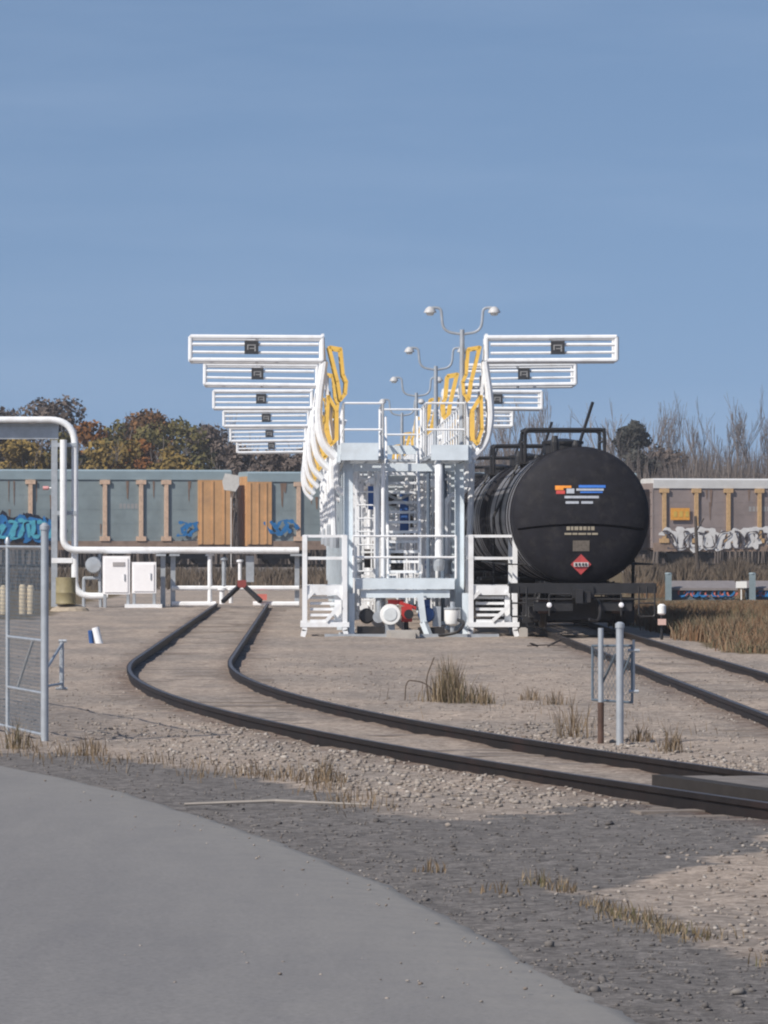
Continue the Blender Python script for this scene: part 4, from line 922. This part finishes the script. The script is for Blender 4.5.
# raised bed below the train
m = MB()
def bed(o0, o1, o2, o3, h):
    a, c = -70, 140; pr = [(o0, -.1), (o1, h), (o2, h), (o3, -.1)]; vs = []
    for tt in (a, c):
        for o_, z in pr: vs.append((gx + ca * tt + sa * o_, gy + sa * tt - ca * o_, z))
    m.add(vs, [(0, 1, 5, 4), (1, 2, 6, 5), (2, 3, 7, 6)])
bed(3.4, 2.2, -2.2, -3.4, .32); tag(m.build('track_bed', M('far_ballast', (.16, .145, .135), .95, var=.3, scale=2)), kind='structure')
tb = thing('railway_track', 'far straight track carrying the autorack train', 'railway track', (gx, gy, .32), math.atan2(sa, ca))
for s in (-.755, .755):
    m = MB(); m.bx(-70, 140, s - .04, s + .04, .0, .18); m.build('rail', railm, tb, world=False)

# ================================================================ FENCE, GATE POSTS, MARKERS
def mesh_panel(mb, p0, p1, z0, z1, pitch=.055, r=.0022):
    p0, p1 = Vector((*p0, 0)), Vector((*p1, 0)); Lw = (p1 - p0).length; u = (p1 - p0) / Lw; h = z1 - z0
    for sgn in (1, -1):
        k = -h
        while k < Lw:
            a0, a1 = max(0, k), min(Lw, k + h)
            if a1 > a0:
                za, zb = (a0 - k), (a1 - k)
                if sgn < 0: za, zb = h - za, h - zb
                mb.pipe([p0 + u * a0 + Vector((0, 0, z0 + za)), p0 + u * a1 + Vector((0, 0, z0 + zb))], r, 3, False)
            k += pitch * 1.414
fg = M('fence_steel', (.15, .19, .23), .45, metal=.4, var=.2)
FP = [G(45, 742), G(8, 733), G(-80, 712), G(-220, 690)]
fr = thing('chain_link_fence', 'grey chain link fence with braced posts at the left edge beside the road', 'fence', (*FP[0], 0))
for i, p in enumerate(FP):
    m = MB(); r = .04 if i == 0 else .022; m.pipe([(p[0], p[1], -.1), (p[0], p[1], 2.12 if i == 0 else 1.98)], r, 10); m.lathe([(r * 1.25, 2.1 if i == 0 else 1.96), (r * 1.25, 2.14 if i == 0 else 2.0), (r * .5, 2.17 if i == 0 else 2.03)], 'Z', 10, (p[0], p[1], 0)); m.build('post', galv, fr, smooth=True)
for a, c in zip(FP[:-1], FP[1:]):
    m = MB(); mesh_panel(m, a, c, .06, 1.92); m.build('mesh_panel', fg, fr)
    m = MB(); 
    for z in (1.93, .07): m.pipe([(*a, z), (*c, z)], .016, 6)
    m.build('rail', galv, fr)
a, c = Vector((*FP[0], 0)), Vector((*FP[1], 0)); m = MB()
m.pipe([a + Vector((0, .02, 1.0)), c + Vector((0, .02, 1.0))], .018, 6); m.pipe([a.lerp(c, .3) + Vector((0, .02, 1.0)), a.lerp(c, .72) + Vector((0, .02, .5))], .016, 6); m.pipe([a + Vector((0, .02, .48)), c + Vector((0, .02, .48))], .016, 6)
m.build('brace', galv, fr)
m = MB(); p = Vector(G(62, 690)[:] + (0,)); p = Vector((PX(62, 48.5), 48.5, 0)); q = Vector((FP[0][0], FP[0][1], 0))
m.pipe([p + Vector((0, 0, .5)), p + Vector((0, 0, .98))], .025, 8); m.pipe([p + Vector((-.03, 0, .98)), p + Vector((.05, 0, .98))], .02, 6); m.pipe([p + Vector((-.06, 0, .5)), p + Vector((.06, 0, .5))], .016, 6); m.pipe([q + Vector((0, 0, .7)), p + Vector((0, 0, .95))], .016, 6); m.pipe([q + Vector((0, 0, .55)), p + Vector((0, 0, .55))], .014, 6)
m.build('gate_latch', galv, fr)
# gate post pair on the right, beyond the curved rail
DG = 46.8; gX = lambda px: PX(px, DG); gZ = lambda py: PZ(py, DG)
gr_ = thing('gate_post', 'pair of grey steel gate posts with a narrow braced mesh frame beyond the curved rails', 'gate post', (gX(620), DG, 0))
m = MB(); m.pipe([(gX(620), DG, -.1), (gX(620), DG, gZ(627))], .038, 10); m.lathe([(.046, gZ(627) - .01), (.046, gZ(627) + .03), (.02, gZ(627) + .05)], 'Z', 10, (gX(620), DG, 0)); m.build('post', galv, gr_, smooth=True)
m = MB(); m.pipe([(gX(604), DG + .5, gZ(704)), (gX(604), DG + .5, gZ(629))], .028, 10); m.build('post', galv, gr_, smooth=True)
m = MB(); m.pipe([(gX(604), DG + .5, -.1), (gX(604), DG + .5, gZ(704))], .032, 10); m.build('post_foot', rust, gr_)
m = MB(); 
c4 = [(gX(598), DG + .9, gZ(703)), (gX(598), DG + .9, gZ(648)), (gX(633), DG + .1, gZ(646)), (gX(633), DG + .1, gZ(703))]
for i in range(4): m.pipe([c4[i], c4[(i + 1) % 4]], .014, 6)
m.pipe([(gX(604), DG + .6, gZ(690)), (gX(618), DG + .35, gZ(655))], .012, 6); m.pipe([(gX(622), DG + .3, gZ(683)), (gX(632), DG + .15, gZ(655))], .012, 6)
m.build('gate_frame', fg, gr_)
m = MB(); mesh_panel(m, (gX(598), DG + .9), (gX(633), DG + .1), gZ(703), gZ(647)); m.build('mesh_panel', fg, gr_)
m = MB(); m.pipe([(gX(634.5), DG + .1, gZ(692)), (gX(634.5), DG + .1, gZ(640))], .014, 8)
for y, h_ in ((651, 6), (692, 5)): m.pipe([(gX(634.5 - h_), DG + .1, gZ(y)), (gX(634.5 + h_), DG + .1, gZ(y))], .02, 6)
m.build('gate_latch', galv, gr_)
# small tilted marker post on the gravel, left of the curve
r_ = thing('marker_post', 'short tilted white and blue marker stub on the gravel left of the curve', 'marker', (*G(97, 643), 0))
mp_ = G(97, 643); m = MB(); m.pipe([(mp_[0] + .06, mp_[1], -.05), (mp_[0] - .03, mp_[1] + .03, .3)], .075, 10); m.build('stub', white, r_, smooth=True)
m = MB(); m.pipe([(mp_[0] - .1, mp_[1] + .14, -.05), (mp_[0] - .13, mp_[1] + .1, .24)], .05, 8); m.build('stub_cap', blue, r_, smooth=True)
# white switch marker in the right field
x = PX(662, 96); r_ = thing('switch_marker', 'white lantern marker on a short stem at the edge of the brown grass', 'marker', (x, 96, 0))
m = MB(); m.pipe([(x, 96, -.1), (x, 96, .5)], .03, 8); m.build('stem', blacksteel, r_)
m = MB(); m.lathe([(.05, .5), (.085, .53), (.085, .68), (.04, .72)], 'Z', 12, (x, 96, 0)); m.build('lantern', flangem, r_, smooth=True)
m = MB(); m.bx(x - .08, x + .08, 95.9, 96.0, .3, .42); m.build('target_plate', M('faded_peach', (.62, .42, .36), .6), r_)
# low barriers with painted letters and posts behind the grass
DQ = 160.0; qX = lambda px: PX(px, DQ); qZ = lambda py: PZ(py, DQ)
bard = M('barrier_slate', (.09, .12, .15), .7, var=.2, scale=2); bart = M('barrier_top', (.22, .2, .2), .7, var=.15)
for px0, px1, lb in ((672, 735, 'low slate barrier with pale top and painted letters in the brown field'), (747, 860, 'low slate barrier with pale top at the right edge of the field')):
    r_ = thing('low_barrier', lb, 'barrier', (qX(px0), DQ, 0), 0, 'low barriers in the field')
    m = MB(); m.bx(qX(px0), qX(px1), DQ, DQ + .5, -.1, qZ(588)); m.build('wall', bard, r_)
    m = MB(); m.add([(qX(px0) - .1, DQ - .12, qZ(588)), (qX(px1) + .1, DQ - .12, qZ(588)), (qX(px1) + .1, DQ + 1.2, qZ(581)), (qX(px0) - .1, DQ + 1.2, qZ(581)), (qX(px0) - .1, DQ - .12, qZ(588) - .08), (qX(px1) + .1, DQ - .12, qZ(588) - .08), (qX(px1) + .1, DQ + 1.2, qZ(581) - .08), (qX(px0) - .1, DQ + 1.2, qZ(581) - .08)], [(0, 1, 2, 3), (4, 7, 6, 5), (0, 4, 5, 1), (1, 5, 6, 2), (2, 6, 7, 3), (3, 7, 4, 0)]); m.build('coping', bart, r_)
    rr = random.Random(3); 
    for nm_, mt_, y_ in (('painted_letters', bl2, -.02), ('painted_letters', M('faded_red', None), -.05), ('painted_letters', bl1, -.08)):
        rr = random.Random(hash(mt_.name) % 97 if False else len(mt_.name)); m = MB(); n = 7
        for k in range(n):
            cx = qX(px0 + 8) + (qX(min(px1, 790)) - qX(px0 + 8)) * (k + rr.random()) / n; a0 = rr.uniform(0, 6)
            ribbon(m, [(cx + .17 * math.cos(a0 + i * .5), .24 + .12 * math.sin(a0 + i * .55)) for i in range(9)], .035, DQ + y_ - .002 * k)
        m.build(nm_, mt_, r_)
for px, lb in ((668, 'pale blue post at the left end of the low barrier'), (752, 'pale blue post between the two low barriers')):
    x = qX(px); m = MB(); m.bx(x - .1, x + .1, DQ - .4, DQ - .2, -.1, qZ(574)); m.lathe([(.13, qZ(574)), (.1, qZ(574) + .05)], 'Z', 8, (x, DQ - .3, 0))
    tag(m.build('barrier_post', M('post_blue', (.20, .26, .29), .7), loc=(x, DQ - .3, 0)), lb, 'post')
x = qX(741); m = MB(); m.bx(x - .18, x + .18, DQ - .3, DQ - .26, .4, .62); m.bx(x - .02, x + .02, DQ - .26, DQ - .24, -.1, .5)
tag(m.build('small_sign', flangem, loc=(x, DQ, 0)), 'small white board between the two low barriers', 'sign')
x = PX(697, 200); m = MB(); m.pipe([(x + .15, 200, -.1), (x + .02, 200, 1.2), (x - .05, 200, 3.0)], [.13, .09, .06], 8); m.pipe([(x - .04, 200, 2.3), (x + .3, 200, 2.9)], .035, 6); m.pipe([(x, 200, 1.3), (x - .45, 200, 1.7)], .035, 6)
tag(m.build('wooden_stake', M('dead_wood', (.075, .062, .055), .95, var=.3), loc=(x, 200, 0)), 'dark dead trunk standing bare in front of the graffiti car', 'dead tree')

# ================================================================ VEGETATION
def blades(name, P0, H, lean, wd, mat, parent=None, loc=None):
    n = len(P0); a = rng.uniform(0, 6.283, n); b_ = rng.uniform(0, 6.283, n)
    ux, uy = np.cos(a) * wd / 2, np.sin(a) * wd / 2; lx, ly = np.cos(b_) * lean * H, np.sin(b_) * lean * H
    def row(t_, w_, lt): return np.stack([np.stack([P0[:, 0] + s * ux * w_ + lx * lt, P0[:, 1] + s * uy * w_ + ly * lt, P0[:, 2] + H * t_], -1) for s in (-1, 1)], 1)
    top = np.stack([P0[:, 0] + lx, P0[:, 1] + ly, P0[:, 2] + H * .96], -1)[:, None]
    V = np.concatenate([row(-.02, 1, 0), row(.55, .75, .35), top], 1).reshape(-1, 3); o5 = np.arange(n)[:, None] * 5
    T = np.concatenate([o5 + np.array([[0, 1, 3]]), o5 + np.array([[0, 3, 2]]), o5 + np.array([[2, 3, 4]])], 0)
    if loc is not None: V = V - np.array(loc)
    o = np_mesh(name, V, T, mat)
    if loc is not None: o.location = loc
    return o
dry = M_island('dry_grass', [(.09, .065, .04), (.19, .14, .09), (.28, .22, .15), (.14, .105, .06), (.10, .10, .05)], .9)
drym = M_island('dry_weed', [(.08, .055, .035), (.17, .12, .07), (.24, .18, .12), (.11, .085, .055)], .9)
field = M_island('field_grass', [(.06, .07, .035), (.13, .12, .07), (.22, .17, .115), (.20, .11, .06), (.14, .095, .055), (.10, .095, .06)], .95, nscale=.25)
def tuft(name, label, c, n, h, sx, sy, mat, group, wd=.008, lean=.35, cat='weed'):
    p = np.column_stack([rng.normal(c[0], sx, n), rng.normal(c[1], sy, n), np.zeros(n)])
    hh = h * rng.uniform(.45, 1.05, n) * np.clip(1.1 - np.abs(p[:, 0] - c[0]) / (3.2 * sx), .3, 1)
    return tag(blades(name, p, hh, lean * rng.uniform(.2, 1.3, n), wd, mat, loc=(c[0], c[1], 0)), label, cat, group)
c = G(450, 703); tuft('dry_grass_clump', 'tall dry grass clump standing behind the curved track in mid yard', (c[0], c[1]), 300, .66, .15, .3, dry, 'dry plants on the gravel', .011, .3, 'grass clump')
c = G(480, 704); tuft('dry_grass_clump', 'low green tinged grass clump at the right foot of the tall clump', (c[0], c[1]), 120, .3, .1, .2, dry, 'dry plants on the gravel', .011, .4, 'grass clump')
c = G(422, 702); m = MB(); m.pipe(fillet([(c[0] - .2, c[1], .2), (c[0] - .17, c[1], .27), (c[0] + .05, c[1], .24), (c[0] + .2, c[1], .05)], .1), .008, 5); m.pipe(fillet([(c[0] + .08, c[1], -.02), (c[0] + .05, c[1], .3), (c[0] + .15, c[1], .55)], .1), .008, 5); m.pipe([(c[0] - .2, c[1], .2), (c[0] - .21, c[1], .02)], .008, 5)
tag(m.build('dead_stem', M('stem_brown', (.09, .065, .045), .9), loc=(c[0], c[1], 0)), 'arched dead stem left of the tall dry grass clump', 'stem')
wl = [(571, 737, .55, 'thin brown weed left of the gate posts'), (672, 752, .32, 'yellowish weed right of the gate posts beyond the rail'), (640, 742, .22, 'small brown weed just right of the gate posts'), (556, 705, .25, 'small weed beyond the track left of the gate posts'), (530, 700, .2, 'sparse weed right of the dry grass clump'), (322, 783, .3, 'dry weed on the road shoulder near its inner bend'), (16, 748, .35, 'green brown weed at the foot of the fence'), (90, 755, .25, 'dry weed right of the fence corner'), (432, 872, .1, 'tiny dark weed on the grey gravel beside the road'), (495, 893, .1, 'small dry tuft on the grey gravel near the tan patch')]
for px, py, h, lb in wl:
    c = G(px, py); tuft('weed', lb, c, 60 if h > .15 else 26, h, .05 + h * .1, .1, drym if px != 16 else dry, 'dry plants on the gravel', .009, .45)
# grass strips along the edges (uncountable)
def strip(pl, n, sx, sy, h, mat, name, wd=.008):
    pl = np.array([G(*p) for p in pl]); i = rng.integers(0, len(pl) - 1, n); t_ = rng.random(n)[:, None]
    p = pl[i] * (1 - t_) + pl[i + 1] * t_ + np.column_stack([rng.normal(0, sx, n), rng.normal(0, sy, n)])
    # patchy
    k = np.array([noise.noise(Vector((a * 2.2, b * .8, 5))) for a, b in p]) > -.05; p = p[k]
    return tag(blades(name, np.column_stack([p, np.zeros(len(p))]), h * rng.uniform(.3, 1.2, len(p)), .5 * rng.uniform(.2, 1.4, len(p)), wd, mat), kind='stuff')
strip([(530, 883), (575, 898), (620, 918), (680, 936), (740, 952), (800, 966), (860, 980)], 1500, .06, .3, .075, dry, 'edge_grass', .007)
strip([(5, 748), (60, 754), (120, 762), (200, 772), (270, 776), (322, 790), (380, 815)], 1300, .14, .8, .13, drym, 'edge_weeds', .008)
strip([(420, 700), (520, 705), (600, 720), (700, 745)], 160, .35, 2.0, .16, drym, 'yard_weeds')
# fallen twigs
for px, py, ln, an, lb in ((275, 809, 1.35, .05, 'long pale stick lying on the grey gravel beside the road'), (548, 648, .8, .3, 'dark branch lying on the gravel in front of the tank car')):
    c = G(px, py); m = MB(); v = Vector((math.cos(an), -math.sin(an), 0)); cc = Vector((*c, .035))
    m.pipe([cc - v * ln / 2, cc + Vector((0, .1, .02)), cc + v * ln / 2], [.012, .016, .009], 6)
    if px > 500: m.pipe([cc, cc + Vector((.25, .5, .1))], .02, 5); m.pipe([cc - v * .2, cc + Vector((-.35, -.5, .06))], .02, 5)
    tag(m.build('fallen_branch', M('pale_stick', (.30, .27, .24), .9) if px < 500 else M('dead_wood', None), loc=(c[0], c[1], 0)), lb, 'branch')
# brown field right of the tank car track
n = 42000; yy = 1 / rng.uniform(1 / 210, 1 / 79, n); px = rng.uniform(635, 800, n); xx = PX(px, yy) + rng.normal(0, .3, n)
k = (xx > 7.5 + .25 * np.sin(yy * .7)) & (yy > 84 + 1.5 * np.sin(xx * 2)) & ~((yy > 158) & (yy < 163)) & (np.array([noise.noise(Vector((a * .8, b * .22, 31))) for a, b in zip(xx, yy)]) > rng.uniform(-.5, .25, len(xx))); xx, yy = xx[k], yy[k]
hh = np.array([.45 + .35 * noise.noise(Vector((a * .3, b * .08, 2))) for a, b in zip(xx, yy)]) * rng.uniform(.5, 1.35, len(xx)); hh = np.maximum(hh, .08) * np.clip((yy - 80) / 16, .25, 1); hh = np.where(yy < 160, np.minimum(hh, np.maximum(.06, (2 - 62 * yy / F) * rng.uniform(.6, 1, len(yy)))), hh)
tag(blades('field_grass', np.column_stack([xx, yy, np.zeros(len(xx))]), hh, .35 * rng.uniform(.3, 1.9, len(xx)), .022, field), kind='stuff')
n = 9000; yy = rng.uniform(175, 288, n); px = rng.uniform(625, 800, n); xx = PX(px, yy); hh = rng.uniform(.35, 1.0, n) * (1 + .3 * np.sin(px * .13))
tag(blades('field_brush', np.column_stack([xx, yy, np.zeros(n)]), hh, .3 * rng.uniform(.2, 1.4, n), .09, M_island('brush', [(.045, .038, .032), (.09, .075, .06), (.125, .095, .07), (.07, .06, .05)], .95, nscale=.2)), kind='stuff')
n = 5000; yy = rng.uniform(190, 285, n); px = rng.uniform(-40, 330, n); xx = PX(px, yy); hh = rng.uniform(.25, .7, n)
tag(blades('far_brush', np.column_stack([xx, yy, np.zeros(n)]), hh, .3 * rng.uniform(.2, 1.4, n), .08, M_island('brush', [])), kind='stuff')

bark = M('bark_grey', (.16, .14, .13), .95, var=.25, scale=3)
def branches(mb, p, dirv, ln, r, depth, rr, spread=.5, up=.25):
    q = p + dirv * ln
    mid_ = p.lerp(q, .5) + Vector((rr.uniform(-1, 1), rr.uniform(-1, 1), 0)) * ln * .05
    mb.pipe([p, mid_, q], [max(r, .02), max(r * .82, .02), max(r * .62, .018)], 5 if depth > 2 else 3, False)
    if depth == 0: return
    for k in range(rr.choice([2, 3, 3])):
        base = p.lerp(q, rr.uniform(.45, 1.0) if k else 1.0)
        d2 = (dirv + Vector((rr.uniform(-1, 1), rr.uniform(-1, 1), rr.uniform(-.3, .6))) * spread + Vector((0, 0, up * .4))).normalized()
        branches(mb, base, d2, ln * rr.uniform(.58, .85), r * .58, depth - 1, rr, spread, up)
def leaf_mesh(name, clumps, n, size, mat, parent):
    c = np.array([q[:3] for q in clumps]); rad = np.array([q[3] for q in clumps]); wgt = rad ** 2; i = rng.choice(len(c), n, p=wgt / wgt.sum())
    d = rng.normal(0, 1, (n, 3)); d /= np.linalg.norm(d, axis=1)[:, None]; rr_ = rad[i] * rng.uniform(.45, 1.12, n) ** .7
    p = c[i] + d * rr_[:, None] * np.array([1, 1, .8]); nrm = d + rng.normal(0, .7, (n, 3)); nrm /= np.linalg.norm(nrm, axis=1)[:, None]
    u = np.cross(nrm, rng.normal(0, 1, (n, 3))); u /= np.linalg.norm(u, axis=1)[:, None]; v = np.cross(nrm, u); s = (size * rng.uniform(.5, 1.3, n))[:, None]
    V = np.stack([p - u * s, p - v * s * .6, p + u * s, p + v * s * .6], 1).reshape(-1, 3)
    o = np_mesh(name, V, (np.arange(n)[:, None] * 4 + np.arange(4)[None]), mat); o.parent = parent; return o
def leafy_tree(label, px, d, top, width, mat, seed, n=6500, group='autumn trees behind the train', name='autumn_tree', size=.2, conical=False):
    rr = random.Random(seed); x = PX(px, d); h = PZ(top, d)
    root = thing(name, label, 'tree', (x, d, 0), rr.uniform(0, 6), group)
    m = MB(); branches(m, Vector((0, 0, -.2)), Vector((0, 0, 1)), h * .35, h * .022, 4, rr, .55, .3); m.build('trunk', bark, root, world=False)
    cl = []
    for k in range(26):
        zz = rr.uniform(.22, .93); w_ = width * (1 - zz) * .62 + .25 if conical else width * .5 * math.sqrt(max(.08, 1 - ((zz - .5) / .52) ** 2)); a = rr.uniform(0, 6.28); q = rr.uniform(.2, .85) * w_
        cl.append((q * math.cos(a), q * math.sin(a), h * zz, width * rr.uniform(.1, .21) * (.7 if conical else 1)))
    cl.append((0, 0, h * .93, width * (.05 if conical else .13))); leaf_mesh('crown', cl, n, size, mat, root)
    return root
brown = M_island('leaf_brown', [(.065, .042, .025), (.13, .075, .037), (.20, .10, .04), (.09, .07, .035)], .9, nscale=.35)
rustl = M_island('leaf_rust', [(.075, .035, .016), (.17, .07, .022), (.24, .105, .03), (.1, .06, .028)], .9, nscale=.35)
olive = M_island('leaf_olive', [(.045, .045, .02), (.09, .085, .032), (.15, .125, .045), (.07, .065, .026)], .9, nscale=.35)
yell = M_island('leaf_yellow', [(.08, .06, .02), (.17, .12, .035), (.24, .165, .05), (.1, .085, .03)], .9, nscale=.35)
dusky = M_island('leaf_dusky', [(.055, .046, .042), (.105, .085, .075), (.15, .118, .10), (.075, .062, .056)], .9, nscale=.35)
dgreen = M_island('leaf_conifer', [(.035, .037, .034), (.06, .062, .055), (.085, .085, .075)], .9, nscale=.4)
LT = [('dusky brown round tree at the far left edge behind the train', -10, 372, 408, 7.5, dusky), ('tall grey brown tree above the left end of the teal car', 42, 380, 398, 8.5, dusky), ('olive bush like tree low behind the teal car at far left', 12, 345, 440, 7, yell), ('rust orange tree behind the white overhead pipe', 84, 370, 420, 6, rustl), ('olive tree left of the orange topped one', 62, 355, 432, 6, olive), ('brown orange topped tree, tallest right of the white pipe', 150, 385, 408, 8.5, brown), ('olive brown tree between the rust tree and the tallest brown one', 118, 365, 421, 7.5, olive), ('yellow ochre low tree behind the middle posts of the teal car', 112, 345, 442, 6, yell), ('dark olive tree behind the orange car end panels', 178, 372, 417, 7.5, olive), ('rusty low tree left of the dark olive one', 142, 346, 440, 6.5, rustl), ('dusky bare topped tree behind the farthest left cages', 208, 380, 424, 6.5, dusky), ('ochre low tree right of the rusty low one', 170, 344, 446, 5.5, yell)]
for i, (lb, px, d, top, wd, mt) in enumerate(LT): leafy_tree(lb, px, d, top, wd, mt, 40 + i)
for i, (lb, px, top, wd) in enumerate((('dusky thicket tree behind the gap under the left cages', 238, 446, 6), ('dusky thicket tree left of the platform columns', 272, 450, 6), ('dusky thicket tree partly behind the left platform columns', 305, 446, 6))):
    leafy_tree(lb, px, 350, top, wd, dusky, 70 + i, 5500)
leafy_tree('dark conical evergreen standing among bare trees right of the tank car', 634, 370, 413, 6.2, dgreen, 90, 7000, None, 'evergreen_tree', .19, True)
leafy_tree('small dusky rounded tree behind the tank car shoulder, beside the evergreen', 657, 385, 444, 6, dusky, 91, 5000, None, 'dusky_tree', .19)
# bare trees: four kinds, then copies
barkb = M('bark_bare', (.20, .175, .165), .95, var=.25, scale=3)
protos = []
for s in range(5):
    rr = random.Random(100 + s); root = thing('bare_tree', 'bare leafless grey tree in the row behind the train', 'tree', (0, 0, 0), 0, 'bare trees behind the train')
    m = MB(); branches(m, Vector((0, 0, -.2)), Vector((rr.uniform(-.08, .08), rr.uniform(-.08, .08), 1)).normalized(), 4.6, .22, 5, rr, .45, .5)
    top = max(v[2] for v in m.v); tr_ = MB()
    m.v = [(v[0], v[1], v[2] / top) if False else v for v in m.v]
    m.build('branches', barkb, root, world=False); tr_.pipe([(0, 0, -.2), (.02, 0, 2.3)], [.29, .24], 7); tr_.build('trunk', barkb, root, world=False)
    protos.append((root, top))
BT = [(498, 400, 392), (520, 410, 398), (555, 420, 384), (575, 405, 408), (600, 400, 402), (621, 420, 398), (648, 400, 400), (660, 410, 396), (684, 400, 390), (695, 420, 400), (706, 390, 396), (727, 395, 404), (747, 385, 392), (755, 400, 384), (775, 400, 390), (790, 395, 396), (205, 385, 420), (222, 390, 402), (245, 400, 428), (262, 390, 436), (290, 395, 432), (330, 400, 440), (440, 405, 430), (470, 400, 425)]
rr = random.Random(5)
for i, (px, d, top) in enumerate(BT):
    p, tp0 = protos[i % 5]; o = p if i < 5 else copy_tree(p)
    sc_ = PZ(top, d) / tp0; o.location = (PX(px, d), d, 0); o.scale = (sc_ * rr.uniform(.7, 1.0),) * 2 + (sc_,); o.rotation_euler = (0, 0, rr.uniform(0, 6.28))
# leafless understorey mass closing the horizon
def thicket(name, x0, x1, d0, d1, n, h0, h1, mat, wd):
    px = rng.uniform(x0, x1, n); yy = rng.uniform(d0, d1, n); xx = PX(px, yy); hm = np.array([noise.noise(Vector((a * .025, b * .01, 7))) for a, b in zip(px, yy)])
    hh = (h0 + (h1 - h0) * (.5 + .7 * hm)) * rng.uniform(.35, 1.08, n)
    tag(blades(name, np.column_stack([xx, yy, np.zeros(n)]), hh, .16 * rng.uniform(.1, 1.5, n), wd, mat), kind='stuff')
tk_m = M_island('thicket_twigs', [(.06, .05, .047), (.125, .105, .097), (.17, .145, .13), (.09, .075, .07)], .95, nscale=.1)
thicket('bare_thicket', 460, 860, 352, 440, 26000, 8.0, 11.0, tk_m, .12)
thicket('left_thicket', -60, 340, 338, 420, 12000, 5.5, 8.0, tk_m, .16)
thicket('middle_thicket', 330, 470, 352, 430, 4500, 5.0, 8.0, tk_m, .16)

# ---------------------------------------------------------------- thin autumn haze
hz = bpy.data.materials.new('haze'); hz.use_nodes = True; t = hz.node_tree; t.nodes.clear()
o_ = t.nodes.new('ShaderNodeOutputMaterial'); v_ = t.nodes.new('ShaderNodeVolumePrincipled')
v_.inputs['Color'].default_value = (.92, .94, 1.0, 1); v_.inputs['Density'].default_value = .00024; v_.inputs['Anisotropy'].default_value = .1
t.links.new(v_.outputs['Volume'], o_.inputs['Volume'])
m = MB(); m.bx(-2200, 2200, -80, 3700, -1.2, 26); tag(m.build('haze', hz), kind='stuff')
